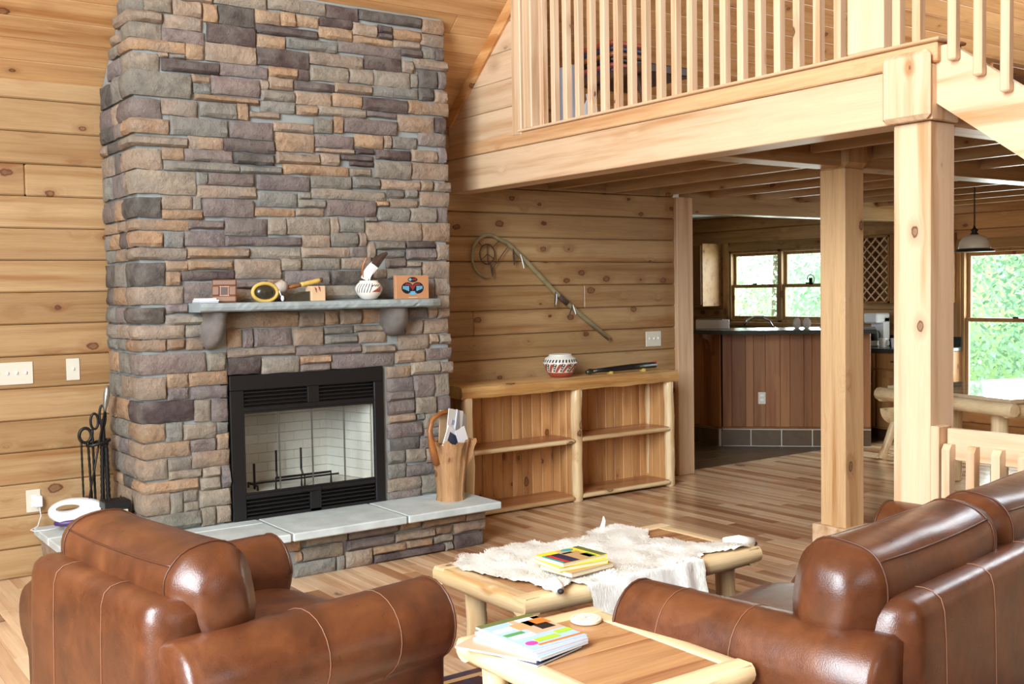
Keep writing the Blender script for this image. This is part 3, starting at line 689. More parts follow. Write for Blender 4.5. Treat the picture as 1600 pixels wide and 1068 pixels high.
for pth, z0, z1, c in side: items.append((pth, z0, z1, c, .02))
# top fill under the roof line, left part above the frame of the picture
items.sort(key=lambda t: -t[4])
sm = MB()
for k, (pth, z0, z1, c, ar) in enumerate(items):
    dp = random.uniform(.022, .036)
    if k < 295: part('stone', stone(MB(), pth, z0, z1, dp, stone_col(c), seed=k*1.7), 'stone', chim, smooth=True)
    else: stone(sm, pth, z0, z1, dp, stone_col(c), seed=k*1.7)
if sm.v: part('small_stones', sm, 'stone', chim, smooth=True, kind='stuff')
# ------------------------------------------------------------------ hearth
he = thing('raised_hearth', (2.5, -.85, 0), 'raised stone hearth with grey bluestone slabs in front of the fireplace', 'hearth')
part('mortar_core', MB().box(1.30, 3.575, -.955, -.605, 0, .224).box(1.30, 1.69, -.605, -.01, 0, .224), 'mortar', he)
for k, s_ in enumerate(HEARTH.split(';')):
    a_ = s_.split(','); x0, x1, z0, z1 = [int(v)/1000 for v in a_[:4]]; z0 = max(z0, .002); z1 = min(z1, .222)
    part('stone', stone(MB(), fpath(x0, x1, -.96), z0, z1, .028, stone_col(a_[4]), seed=k*2.3+50), 'stone', he, smooth=True)
x = 1.30
while x < 2.3:
    for (z0, z1) in ((.002, .075), (.08, .145), (.15, .222)):
        w = random.uniform(.16, .33); part('stone', stone(MB(), fpath(x, min(x+.3, 2.31)-.006, -.96), z0, z1, .026, stone_col(random.choice('TOBGM')), seed=x*9+z0), 'stone', he, smooth=True)
    x += .3
for (y0, y1) in ((-.95, -.66), (-.65, -.35), (-.34, -.02)):
    for (z0, z1) in ((.002, .108), (.114, .222)):
        n = 4; xs = [y0+(y1-y0)*k/n for k in range(n+1)]
        part('stone', stone(MB(), [(1.302, q, -1, 0) for q in reversed(xs)], z0, z1, .02, stone_col(random.choice('TBGM')), seed=y0*7+z0), 'stone', he, smooth=True)
def slab(x0, x1, y0, y1, z0=.226, z1=.27):
    return MB().box(x0, x1, y0, y1, z0, z1, .006)
for (x0, x1, y0, y1) in ((1.255, 1.70, -.35, -.006), (1.255, 1.70, -.72, -.362), (1.255, 2.30, -1.09, -.732)):
    part('slab', slab(x0, x1, y0, y1), 'slab', he)
part('slab', slab(1.712, 2.30, -.72, -.605), 'slab', he)
part('slab', slab(2.312, 3.0, -1.09, -.605), 'slab', he); part('slab', slab(3.012, 3.65, -1.09, -.605), 'slab', he)
part('joint_bed', MB().box(1.262, 3.64, -1.08, -.61, .23, .266).box(1.262, 1.69, -.61, -.01, .23, .266), 'mortar', he)
# ------------------------------------------------------------------ fireplace insert
fi = thing('fireplace_insert', (2.64, -.60, .27), 'black metal fireplace insert with louvers and folding glass doors', 'fireplace')
X0, X1 = 2.165, 3.125; yf = -.618
mb = MB(); mb.box(X0, X1, yf, yf+.03, 1.0, 1.085, .004).box(X0, 2.245, yf, yf+.03, .272, 1.0, .004).box(3.06, X1, yf, yf+.03, .272, 1.0, .004)
mb.box(2.245, 3.06, yf, yf+.03, .882, .905, .002).box(2.63, 2.70, yf, yf+.03, .905, 1.0, .002).box(2.245, 3.06, yf, yf+.03, .388, .412, .002).box(2.63, 2.70, yf, yf+.03, .272, .388, .002).box(2.245, 3.06, yf, yf+.03, .272, .288)
part('frame', mb, 'black', fi)
for z_ in (.905, .288): part('recess', MB().box(2.245, 3.06, yf+.045, yf+.055, z_, z_+.1), 'black', fi)
for (a_, b_) in ((2.25, 2.63), (2.70, 3.055)):
    for i in range(4):
        for z in (.915+i*.022, .297+i*.023):
            part('louver', MB().box(a_, b_, yf+.006, yf+.03, z, z+.009, .002, Matrix.Identity(4)), 'black', fi)
# firebox: back, splayed sides, floor, hood
D = .42; bx0, bx1 = 2.42, 2.92
def quadpanel(mb, p0, p1, z0, z1, th=.02):
    (xa, ya), (xb, yb) = p0, p1; d = Vector((xb-xa, yb-ya, 0)); n_ = Vector((-d.y, d.x, 0)).normalized()*th
    vs = [(xa, ya, z0), (xb, yb, z0), (xb, yb, z1), (xa, ya, z1)]; vs += [(v[0]+n_.x, v[1]+n_.y, v[2]) for v in vs]
    return mb.add(vs, [(0, 1, 2, 3), (4, 7, 6, 5), (0, 4, 5, 1), (3, 2, 6, 7), (0, 3, 7, 4), (1, 5, 6, 2)])
sh = MB(); quadpanel(sh, (2.235, -.58), (2.37, -.165), .40, .90); quadpanel(sh, (2.37, -.165), (2.97, -.165), .40, .90); quadpanel(sh, (2.97, -.165), (3.07, -.58), .40, .90)
part('firebox_liner', sh, 'brick', fi)
part('firebox_floor', MB().box(2.24, 3.065, -.585, -.17, .385, .402), 'brick', fi)
part('firebox_hood', MB().box(2.24, 3.065, -.585, -.15, .868, .95), 'black', fi)
def bricks(p0, p1):
    (xa, ya), (xb, yb) = p0, p1; d = Vector((xb-xa, yb-ya, 0)); Ln = d.length; d.normalize(); n_ = Vector((d.y, -d.x, 0))
    z = .405; r_ = 0
    while z < .86:
        u = -.06 if r_ % 2 else 0
        while u < Ln-.01:
            a_ = max(u, 0); b_ = min(u+.117, Ln)
            if b_-a_ > .02:
                P = Matrix.Translation((xa, ya, 0)) @ Matrix(((d.x, n_.x, 0, 0), (d.y, n_.y, 0, 0), (0, 0, 1, 0), (0, 0, 0, 1)))
                part('firebrick', MB().box(a_+.0004, b_-.0004, 0, .012, z+.0006, min(z+.056, .868)-.0002, .0012, P), 'brick', fi)
            u += .117
        z += .057; r_ += 1
bricks((2.245, -.57), (2.37, -.177)); bricks((2.382, -.167), (2.958, -.167)); bricks((2.958, -.177), (3.06, -.57))
# bi-fold glass doors
for k, (a_, b_) in enumerate(((2.245, 2.452), (2.452, 2.655), (2.655, 2.86), (2.86, 3.06))):
    dr = part('door', MB().box(a_, b_, yf+.004, yf+.016, .412, .425, .002).box(a_, b_, yf+.004, yf+.016, .868, .882, .002).box(a_, a_+.002, yf+.004, yf+.016, .412, .882), 'black', fi)
    part('glass', MB().box(a_+.002, b_-.002, yf+.008, yf+.012, .42, .875), 'fireglass', dr)
    part('edge_strip', MB().box(b_-.0025, b_+.0005, yf+.003, yf+.017, .425, .868), 'tin' if k < 3 else 'black', dr)
for a_ in (2.575, 2.70):
    part('handle', MB().tube([(a_, yf, .40), (a_, yf-.02, .405), (a_+.07, yf-.02, .405), (a_+.07, yf, .40)], .005, 6), 'black', fi, smooth=True)
gr = thing('fire_grate', (2.65, -.4, .402), 'black bent-rod fire grate inside the firebox', 'grate')
for (gx, dx) in ((2.50, .18), (2.66, .19)):
    part('rod', MB().tube([(gx-.03, -.50, .402), (gx-.03, -.50, .47), (gx+dx-.03, -.50, .47), (gx+dx-.03, -.50, .402)], .007, 6), 'iron', gr, smooth=True)
    part('rod', MB().tube([(gx-.02, -.50, .47), (gx+.06, -.30, .47), (gx+.06, -.30, .60)], .007, 6), 'iron', gr, smooth=True)
part('rod', MB().tube([(2.38, -.40, .402), (2.38, -.40, .55)], .007, 6), 'iron', gr, smooth=True)
part('rod', MB().tube([(2.36, -.38, .43), (2.93, -.38, .43)], .006, 6), 'iron', gr, smooth=True)
part('rod', MB().tube([(2.37, -.47, .402), (2.37, -.47, .43), (2.37, -.33, .43), (2.37, -.33, .402)], .006, 6), 'iron', gr, smooth=True)
# ------------------------------------------------------------------ mantel
mt = thing('stone_mantel', (2.7, -.72, 1.44), 'grey bluestone mantel shelf on two rounded stone corbels', 'shelf')
mb = MB(); vs = []; fs = []; n = 60
for i in range(n+1):
    x = 1.952+(3.455-1.952)*i/n
    for (y, z) in ((-.602, 1.442), (-.785, 1.442), (-.798, 1.45), (-.802, 1.468), (-.795, 1.486), (-.785, 1.490), (-.602, 1.490)):
        j = (noise.noise(Vector((x*30, y*20, z*60)))*.007) if y < -.7 and 1.445 < z < 1.489 else 0
        yy = y+j
        if x > 3.36 and y < -.7: yy += (x-3.36)*.5
        vs.append((x, yy, z+(.002*noise.noise(Vector((x*12, 3, z*40))) if z < 1.489 else 0)))
for i in range(n):
    for k in range(7): a_ = i*7+k; b_ = i*7+(k+1) % 7; fs.append((a_, b_, b_+7, a_+7))
fs.append(tuple(range(7))[::-1]); fs.append(tuple(n*7+k for k in range(7))); mb.add(vs, fs)
part('shelf_slab', mb, 'mantel', mt)
for (xa, xb, zb) in ((2.02, 2.135, 1.235), (3.105, 3.255, 1.268)):
    mb = MB(); vs = []; fs = []; nx, nz = 8, 12
    for j in range(nz+1):
        t = j/nz; z = 1.44-(1.44-zb)*t
        for i in range(nx+1):
            u = i/nx*2-1
            dep = .15*math.sqrt(max(0, 1-t**2.0))*(1-.45*abs(u)**2.2)+.004
            wd = (xb-xa)/2*(1 if t < .45 else math.sqrt(max(.04, 1-((t-.45)/.56)**2)))
            if zb < 1.25: off_ = -.02*t
            else: off_ = .015*t
            vs.append(((xa+xb)/2+off_+u*wd, -.61-dep+.008*noise.noise(Vector((u*3, t*6, xa*5))), z))
    for j in range(nz):
        for i in range(nx): a_ = j*(nx+1)+i; fs.append((a_, a_+1, a_+nx+2, a_+nx+1))
    m_ = len(vs)
    for j in range(nz+1): 
        v0 = vs[j*(nx+1)]; v1 = vs[j*(nx+1)+nx]; vs += [(v0[0], -.60, v0[2]), (v1[0], -.60, v1[2])]
    for j in range(nz): fs += [(m_+2*j, j*(nx+1), (j+1)*(nx+1), m_+2*j+2), (j*(nx+1)+nx, m_+2*j+1, m_+2*j+3, (j+1)*(nx+1)+nx), (m_+2*j+1, m_+2*j, m_+2*j+2, m_+2*j+3)]
    fs.append(tuple([m_, m_+1]+[nx-i for i in range(nx+1)])); mb.add(vs, fs)
    part('corbel', mb, 'corbel', mt, smooth=True)
ZM = 1.4905
# white flat box stack, left end
o = thing('disc_case_stack', (1.995, -.72, ZM), 'small stack of thin white cases at the left end of the mantel', 'cases')
for k in range(2): part('case', MB().box(1.955+.003*k, 2.055+.002*k, -.785, -.66, ZM+k*.0085, ZM+k*.0085+.008, .001), 'paper' if k else 'paper_grey', o)
part('case', MB().box(1.96, 2.045, -.78, -.67, ZM+.0175, ZM+.0255, .001), 'paper', o)
# picture frame leaning
o = thing('picture_frame', (2.10, -.70, ZM), 'leaning brown wooden picture frame with a tiny dark opening, on the mantel', 'picture frame')
Mx = Matrix.Translation((2.105, -.735, ZM)) @ Matrix.Rotation(R_(-28), 4, 'Z') @ Matrix.Rotation(R_(-14), 4, 'X')
w, h = .13, .125; mb = MB()
for (a_, b_, c_, d_) in ((-w/2, w/2, 0, .035), (-w/2, w/2, h-.035, h), (-w/2, -w/2+.042, .035, h-.035), (w/2-.042, w/2, .035, h-.035)): mb.box(a_, b_, -.018, 0, c_, d_, .006, Mx)
part('frame', mb, 'orange', o); part('inner_lip', MB().box(-.026, .026, -.01, -.004, .034, .091, 0, Mx), 'copper', o); part('picture', MB().box(-.018, .018, -.0125, -.0095, .041, .084, 0, Mx), 'brown', o)
# rattle: gourd face with rawhide ring, fur neck, wrapped handle
o = thing('ceremonial_rattle', (2.35, -.70, ZM), 'rattle with yellow-rimmed dark gourd, grey fur collar and yellow wrapped handle, on the mantel', 'rattle')
part('gourd', MB().sup((2.342, -.712, 1.543), (.062, .04, .042), 1, 1, 20, 12), 'gourd', o, smooth=2)
ring = [(2.342+.071*math.cos(t), -.722+.0*math.sin(t), 1.543+.0485*math.sin(t)) for t in [2*math.pi*i/32 for i in range(32)]]
part('rawhide_rim', MB().tube(ring, .0105, 8, closed=True), 'yellow', o, smooth=2)
part('fur_collar', MB().tube([(2.405, -.70, 1.55), (2.43, -.70, 1.565), (2.455, -.70, 1.575), (2.475, -.70, 1.575)], [.022, .032, .036, .028], 14), 'fur_grey', o, smooth=2)
part('handle', MB().tube([(2.47, -.70, 1.565), (2.53, -.70, 1.575), (2.57, -.70, 1.582)], [.009, .011, .009], 10), 'copper', o, smooth=2)
hp = [(2.565+.013*i, -.70, 1.582+.0027*i) for i in range(10)]
part('wrapped_grip', MB().tube(hp, [.0125+(.0018 if i % 2 else 0) for i in range(10)], 12), 'yellow', o, smooth=2)
part('end_knob', MB().sup((2.693, -.70, 1.608), (.011, .012, .014), 1, 1, 12, 8), 'brown', o, smooth=2)
part('white_charm', MB().sup((2.437, -.738, 1.508), (.01, .007, .016), 1, 1, 10, 8).tube([(2.43, -.738, 1.52), (2.42, -.735, 1.55)], .003, 6), 'paper', o, smooth=2)
o = solo('stone_fetish', MB().prism([(2.455, ZM), (2.61, ZM), (2.605, ZM+.055), (2.57, ZM+.052), (2.47, ZM+.022)], 1, -.735, -.665), 'gourd', (2.53, -.70, ZM), 'wedge of dark mottled stone lying behind rattle on the mantel', 'stone')
o = thing('birch_box', (2.64, -.72, ZM), 'small pale wooden box with red-brown horse marks on the mantel', 'box')
part('body', MB().box(2.605, 2.69, -.755, -.675, ZM, ZM+.084, .002), 'box_wood', o)
for (hx, hz) in ((2.628, 1.556), (2.65, 1.562)):
    part('horse_mark', MB().box(hx, hx+.008, -.7565, -.755, hz-.004, hz+.006).box(hx-.003, hx+.001, -.7565, -.755, hz+.004, hz+.011).box(hx+.006, hx+.009, -.7565, -.755, hz-.018, hz-.003).box(hx, hx+.002, -.7565, -.755, hz-.012, hz-.003), 'print_red', o)
# white pot with black pattern and feather
o = thing('striped_pot', (2.985, -.72, ZM), 'round white pot with black stripes and a red triangle, on the mantel', 'pot')
prof = [(.028, 0), (.045, .008), (.066, .03), (.079, .055), (.080, .07), (.070, .09), (.055, .103), (.052, .112), (.049, .112)]
part('bowl', MB().lathe(prof, 28, (2.985, -.72, ZM)), 'pot_white', o, smooth=2)
def onpot(cx, cy, z0, prof, pts, off=.0012):
    out = []
    for (ang, z) in pts:
        r = prof[-1][0]
        for (ra, za), (rb, zb) in zip(prof[:-1], prof[1:]):
            if za <= z <= zb and zb > za: r = ra+(rb-ra)*(z-za)/(zb-za); break
        out.append((cx+(r+off)*math.cos(ang), cy+(r+off)*math.sin(ang), z0+z))
    return out
def decal(cx, cy, z0, prof, poly, nsub=5, off=.0014):
    # quad patch (a0,z0)-(a1,z1)-(a2,z2)-(a3,z3)
    mb = MB(); vs = []
    for j in range(nsub+1):
        for i in range(nsub+1):
            u, v = i/nsub, j/nsub
            a_ = (poly[0][0]*(1-u)+poly[1][0]*u)*(1-v)+(poly[3][0]*(1-u)+poly[2][0]*u)*v
            z = (poly[0][1]*(1-u)+poly[1][1]*u)*(1-v)+(poly[3][1]*(1-u)+poly[2][1]*u)*v
            vs.append((a_, z))
    P = onpot(cx, cy, z0, prof, vs, off); fs = [(j*(nsub+1)+i, j*(nsub+1)+i+1, (j+1)*(nsub+1)+i+1, (j+1)*(nsub+1)+i) for j in range(nsub) for i in range(nsub)]
    return mb.add(P, fs)
A0 = R_(-105)
for k in range(12):
    a_ = A0-1.3+k*.22
    if k in (6, 7, 8): 
        part('stripe', decal(2.985, -.72, ZM, prof, [(a_, .075), (a_+.3, .088), (a_+.3, .091), (a_, .080)]), 'pot_black', o); continue
    part('stripe', decal(2.985, -.72, ZM, prof, [(a_, .042), (a_+.05, .042), (a_+.32, .094), (a_+.25, .094)]), 'pot_black', o)
part('red_triangle', decal(2.985, -.72, ZM, prof, [(A0+.0, .045), (A0+.75, .045), (A0+.75, .078), (A0+.7, .078)]), 'pot_red', o)
o = thing('eagle_feather', (2.98, -.72, ZM+.1), 'white feather with a dark brown tip standing in the striped pot', 'feather')
part('quill', MB().tube([(2.965, -.72, ZM+.02), (2.99, -.73, 1.62), (3.03, -.735, 1.69), (3.09, -.735, 1.765)], [.003, .003, .0025, .001], 6), 'paper', o, smooth=2)
def vane(p0, p1, p2, w0, w1, w2, th=.002):
    mb = MB(); pts = []
    for i in range(9):
        t = i/8; p = Vector(p0)*(1-t)**2+Vector(p1)*2*t*(1-t)+Vector(p2)*t*t; d = ((Vector(p1)-Vector(p0))*(1-t)+(Vector(p2)-Vector(p1))*t).normalized(); s_ = d.cross(Vector((0, 1, 0))).normalized(); w = w0*(1-t)**2+w1*2*t*(1-t)+w2*t*t
        pts += [p-s_*w, p+Vector((0, -.004, 0)), p+s_*w, p+Vector((0, th, 0))]
    fs = []
    for i in range(8):
        for k in range(4): a_ = i*4+k; b_ = i*4+(k+1) % 4; fs.append((a_, b_, b_+4, a_+4))
    fs += [(0, 1, 2, 3), (35, 34, 33, 32)]
    return mb.add(pts, fs)
part('white_vane', vane((2.955, -.72, 1.61), (2.98, -.73, 1.66), (3.03, -.735, 1.70), .022, .034, .026), 'feather_white', o)
part('dark_tip', vane((3.02, -.736, 1.69), (3.05, -.736, 1.735), (3.105, -.736, 1.765), .027, .03, .008), 'feather_brown', o)
part('fluff', vane((2.95, -.722, 1.62), (2.93, -.73, 1.69), (2.975, -.735, 1.74), .004, .012, .002), 'copper', o)
# plaque with winged emblem
o = thing('emblem_plaque', (3.27, -.72, ZM), 'square orange wood plaque with a blue and red winged emblem on the mantel', 'plaque')
part('board', MB().box(3.158, 3.385, -.735, -.705, ZM, ZM+.14, .002), 'plaque', o)
def disc(mb, cx, cz, rx, rz, y, n=24, th=.0012, a0=0, a1=2*math.pi):
    pts = [(cx+rx*math.cos(a0+(a1-a0)*i/n), cz+rz*math.sin(a0+(a1-a0)*i/n)) for i in range(n+1)]
    if abs(a1-a0-2*math.pi) < 1e-6: pts = pts[:-1]
    return mb.prism(pts, 1, y, y+th)
cx, cz = 3.272, 1.558; y = -.7365
mb = MB(); disc(mb, cx-.036, cz-.002, .040, .034, y); disc(mb, cx+.036, cz-.002, .040, .034, y); part('wing_outline', mb, 'print_black', o)
y -= .0012
mb = MB()
for s_ in (-1, 1):
    for k in range(4): mb.box(cx+s_*(.030+.011*k)-.004, cx+s_*(.030+.011*k)+.004, y, y+.0012, cz-.020+.004*k, cz+.010)
part('wing_feathers', mb, 'print_blue', o)
mb = MB()
for s_ in (-1, 1): mb.prism([(cx+s_*.004, cz+.012), (cx+s_*.055, cz+.016), (cx+s_*.045, cz+.026), (cx+s_*.02, cz+.024)], 1, y, y+.0012)
mb.prism([(cx-.02, cz+.012), (cx+.02, cz+.012), (cx, cz-.018)], 1, y-.0005, y+.0012); part('chest', mb, 'print_red', o)
mb = MB(); mb.box(cx-.016, cx+.016, y, y+.0012, cz-.045, cz-.022).box(cx-.024, cx-.02, y, y+.0012, cz-.045, cz-.03).box(cx+.02, cx+.024, y, y+.0012, cz-.045, cz-.03); part('tail', mb, 'print_blue', o)
mb = MB(); disc(mb, cx, cz+.048, .033, .015, y); part('head', mb, 'print_black', o)
mb = MB(); disc(mb, cx-.018, cz+.048, .010, .008, y-.001); part('eye', mb, 'print_blue', o); part('beak', MB().prism([(cx-.006, cz+.044), (cx+.028, cz+.044), (cx+.022, cz+.055), (cx-.004, cz+.053)], 1, y-.001, y), 'print_red', o)
part('lettering', MB().box(cx-.03, cx+.032, y+.0005, y+.0012, cz-.062, cz-.057), 'box_wood', o)

# =================================================================== BACK WALL ITEMS
o = thing('feathered_staff', (4.8, -.03, 1.5), 'grey-green willow staff ending in a large hoop with feathers, hung on the pine wall', 'staff')
hc = Vector((4.31, 0, 1.775)); pts = []
for i in range(27):
    t = R_(-95)-R_(i*8.0) ; pts.append((hc.x+.145*math.cos(t), -.035, hc.z+.15*math.sin(t)))
pts += [(4.47, -.035, 1.872), (4.62, -.035, 1.755), (4.9, -.035, 1.51), (5.15, -.035, 1.33), (5.415, -.035, 1.15)]
part('staff_pole', MB().tube(pts, [.009]*10+[.010]*10+[.013]*7+[.016, .017, .018, .018, .017], 10), 'willow', o, smooth=2)
hub = Vector((4.295, -.035, 1.79)); cr = [(hub.x+.065*math.cos(t), -.035, hub.z+.07*math.sin(t)) for t in [2*math.pi*i/24 for i in range(24)]]
part('inner_hoop', MB().tube(cr, .0045, 6, closed=True), 'twine', o, smooth=2)
for (p, q) in (((4.295, 1.79), (4.295, 1.79+.07)), ((4.295, 1.79), (4.245, 1.75)), ((4.295, 1.79), (4.35, 1.76)), ((4.255, 1.84), (4.215, 1.885)), ((4.345, 1.84), (4.40, 1.885)), ((4.34, 1.69), (4.47, 1.84)), ((4.295, 1.79), (4.30, 1.72))): part('spoke', MB().tube([(p[0], -.035, p[1]), (q[0], -.035, q[1])], .003, 5), 'twine', o)
for (fx, fz, ex, ez, w, m_) in ((4.305, 1.73, 4.325, 1.63, .016, 'feather_brown'), (4.505, 1.83, 4.515, 1.71, .018, 'feather_brown'), (4.57, 1.79, 4.60, 1.69, .007, 'feather_white'), (4.885, 1.52, 4.875, 1.40, .014, 'feather_brown'), (4.895, 1.50, 4.885, 1.42, .008, 'feather_white'), (5.045, 1.42, 5.00, 1.315, .010, 'feather_brown'), (5.045, 1.42, 5.075, 1.345, .009, 'feather_white')):
    part('feather', vane((fx, -.055, fz), ((fx+ex)/2+.004, -.058, (fz+ez)/2), (ex, -.055, ez), .003, w, .004), m_, o)
part('leather_wrap', MB().tube([(4.93, -.035, 1.487), (5.01, -.035, 1.43)], .021, 10), 'twine', o, smooth=2)
def plate(loc, w, h, n, label, name='switch_plate', toggle=True, group=None):
    o = thing(name, loc, label, 'switch' if toggle else 'outlet', group); x, y, z = loc
    part('cover', MB().box(x-w/2, x+w/2, y-.006, y, z-h/2, z+h/2, .003), 'ivory', o)
    for k in range(n):
        xx = x+(k-(n-1)/2)*(.046)
        if toggle:
            part('toggle', MB().box(xx-.005, xx+.005, y-.016, y-.005, z-.004, z+.012, .002), 'white', o)
        else:
            for s_ in (-1, 1): part('socket', MB().box(xx-.014, xx+.014, y-.008, y-.005, z+s_*.02-.012, z+s_*.02+.012, .004), 'white', o)
    return o
plate((5.905, -.005, 1.127), .165, .12, 3, 'triple almond switch plate on pine wall right of the feathered staff')
plate((1.175, -.005, 1.124), .215, .122, 4, 'wide four-toggle almond switch plate at the left picture edge')
plate((1.492, -.005, 1.13), .072, .122, 1, 'single almond switch plate left of the chimney')
ol = plate((1.26, -.005, .417), .075, .125, 1, 'white wall outlet with a plugged-in adapter, low on left pine wall', 'wall_outlet', False)
part('adapter', MB().box(1.262, 1.30, -.05, -.006, .385, .445, .004), 'white', ol)
solo('power_cord', MB().tube([(1.283, -.04, .385), (1.285, -.06, .34), (1.26, -.09, .29), (1.22, -.10, .275), (1.235, -.14, .2745), (1.30, -.15, .2745), (1.35, -.13, .2745), (1.39, -.10, .2745)], .0028, 6), 'white', (1.28, -.1, .2745), 'thin white cord from the wall adapter to slab', 'cord', smooth=2)
# ------------------------------------------------------------------ white handled appliance on hearth
o = thing('handheld_steamer', (1.43, -.22, .27), 'white oval appliance with a loop handle and violet base on the hearth slab', 'appliance')
prof = []
mb = MB(); vs = []; fs = []; n = 36
cx, cz = 1.44, .372
Mx = Matrix.Translation((1.42, -.22, .315)) @ Matrix.Rotation(R_(-8), 4, 'Z')
def ringpts(sx, sz, ox, oz, k): return [(ox+sx*math.cos(t)*(1 if math.cos(t) < 0 else 1.25), oz+sz*math.sin(t)) for t in [2*math.pi*i/n for i in range(n)]]
outer = ringpts(.13, .068, 0, .06, n); inner = ringpts(.052, .019, -.035, .08, n)
for y_, so, si in ((-.03, .93, 1.12), (-.018, 1, 1), (.018, 1, 1), (.03, .93, 1.12)):
    for u, v in outer: vs.append((u*so, y_, .06+(v-.06)*so))
    for u, v in inner: vs.append((-.03+(u+.03)*si, y_, .075+(v-.075)*si))
for l in range(3):
    for i in range(n):
        j = (i+1) % n; a_ = l*2*n; b_ = (l+1)*2*n
        fs.append((a_+i, a_+j, b_+j, b_+i)); fs.append((a_+n+j, a_+n+i, b_+n+i, b_+n+j))
for i in range(n):
    j = (i+1) % n; fs.append((i, n+i, n+j, j)); a_ = 3*2*n; fs.append((a_+j, a_+n+j, a_+n+i, a_+i))
part('body', MB().add(vs, fs, Mx), 'white', o, smooth=True)
part('violet_base', MB().sup((.03, 0, .0), (.135, .05, .018), .5, 1, 28, 8, Mx), 'violet', o, smooth=2)
part('foot', MB().lathe([(.05, 0), (.05, .014), (.04, .03)], 20, (1.42, -.22, .2705)), 'paper_grey', o, smooth=True)
# ------------------------------------------------------------------ fire tools
o = thing('fire_tool_set', (1.60, -.16, .27), 'black twisted wrought iron fire tool stand by the chimney', 'fire tools')
tx, ty = 1.585, -.20
part('base', MB().lathe([(.085, 0), (.085, .012), (.03, .02), (.012, .03)], 20, (tx, ty, .2705)), 'iron', o, smooth=True)
part('centre_post', MB().tube([(tx, ty, .28), (tx, ty, .86)], .007, 8), 'iron', o)
ringp = [(tx-.02+.06*math.cos(t), ty+.04*math.sin(t), .73+.012*math.cos(t)) for t in [2*math.pi*i/20 for i in range(20)]]
part('holder_ring', MB().tube(ringp, .009, 8, closed=True), 'iron', o, smooth=2)
def loop(cx_, cz_, rx, rz, y_, r=.007): return MB().tube([(cx_+rx*math.cos(t), y_, cz_+rz*math.sin(t)) for t in [2*math.pi*i/18 for i in range(18)]], r, 8, closed=True)
part('loop_handle', loop(1.50, .775, .032, .040, -.19, .009), 'iron', o, smooth=2)
part('loop_handle', loop(1.548, .85, .02, .043, -.20, .007), 'iron', o, smooth=2)
part('loop_handle', loop(1.592, .875, .016, .06, -.20, .007), 'iron', o, smooth=2)
tw = lambda x0_, x1_, z0_, z1_, r: MB().tube([(x0_+(x1_-x0_)*i/24, -.20, z0_+(z1_-z0_)*i/24) for i in range(25)], [r*(1+.3*(i % 2)) for i in range(25)], 7)
for (xa_, xb_, za_, zb_, r) in ((1.478, 1.475, .30, .74, .005), (1.54, 1.535, .32, .81, .006), (1.525, 1.51, .29, .74, .006), (1.575, 1.585, .30, .72, .010), (1.61, 1.605, .30, .74, .011), (1.595, 1.592, .70, .82, .01)):
    part('tool_shaft', tw(xa_, xb_, za_, zb_, r), 'iron', o, smooth=2)
sp_ = thing('long_poker', (1.47, -.22, .27), 'long thin poker with a bright twisted steel handle leaning in the tool stand', 'poker')
part('shaft', MB().tube([(1.465, -.235, .272), (1.60, -.215, .90)], .0055, 8), 'iron', sp_, smooth=2)
part('handle', MB().tube([(1.60, -.215, .90), (1.606, -.214, .94), (1.614, -.213, .99), (1.618, -.213, 1.02), (1.622, -.212, 1.045)], [.006, .015, .019, .015, .008], 10), 'tin', sp_, smooth=2)
# ------------------------------------------------------------------ lantern box behind the armchair
o = thing('glass_candle_box', (1.585, -.42, .27), 'small glass candle box with a black metal lid beside the chimney corner', 'lantern')
lx, ly = 1.585, -.42
part('glass_case', MB().box(lx-.055, lx+.055, ly-.05, ly+.05, .275, .395, .003), 'shade', o)
mb = MB()
for a_ in (-1, 1):
    for b_ in (-1, 1): mb.box(lx+a_*.057-.004, lx+a_*.057+.004, ly+b_*.052-.004, ly+b_*.052+.004, .2705, .40)
part('frame', mb, 'black', o); part('lid', MB().box(lx-.068, lx+.068, ly-.06, ly+.06, .40, .445, .006), 'black', o)
for a_ in (-1, 1): part('stud', MB().lathe([(.004, 0), (.004, .018)], 8, (lx+a_*.03, ly, .445)), 'black', o)

# =================================================================== LOG BOOKSHELF
o = thing('log_bookshelf', (4.87, -.2, 0), 'low two-bay log bookshelf with a live-edge pine top against the wall', 'bookshelf')
mb = MB(); vs = []; fs = []; n = 48
for i in range(n+1):
    x = 3.86+(5.85-3.86)*i/n; j = noise.noise(Vector((x*3.2, 1, 0)))*.014; j2 = noise.noise(Vector((x*5, 7, 2)))*.008
    for (y, z) in ((-.035, .815), (-.34+j, .812+j2), (-.355+j, .84), (-.345+j, .885), (-.325+j, .895), (-.035, .895)): vs.append((x, y, z))
for i in range(n):
    for k in range(6): a_ = i*6+k; b_ = i*6+(k+1) % 6; fs.append((a_, b_, b_+6, a_+6))
fs.append(tuple(range(6))[::-1]); fs.append(tuple(n*6+k for k in range(6)))
part('live_edge_top', mb.add(vs, fs), wood('live_edge_pine', (214, 172, 112), 0, .4, vary=0, kscale=6, grain=1.4), o, smooth=True)
for k, (x, y) in enumerate(((3.93, -.31), (4.86, -.31), (5.80, -.29), (3.93, -.08), (5.80, -.08))):
    part('post', log(MB(), (x, y, 0), (x+(.006 if k == 1 else -.01), y, .815), .040 if k < 3 else .035, seed=k+3, amp=.008, n=9, seg=12), 'log_z', o, smooth=True)
for k in range(21):
    x = 3.95+k*.088
    part('back_board', MB().box(x, x+.087, -.05, -.032, .02, .813, .006), 'bead', o)
for x in (3.955, 4.85, 4.87, 5.775):
    for k in range(3): part('side_board', MB().box(x-.009, x+.009, -.30+k*.083, -.30+k*.083+.082, .03, .813, .004), 'bead', o)
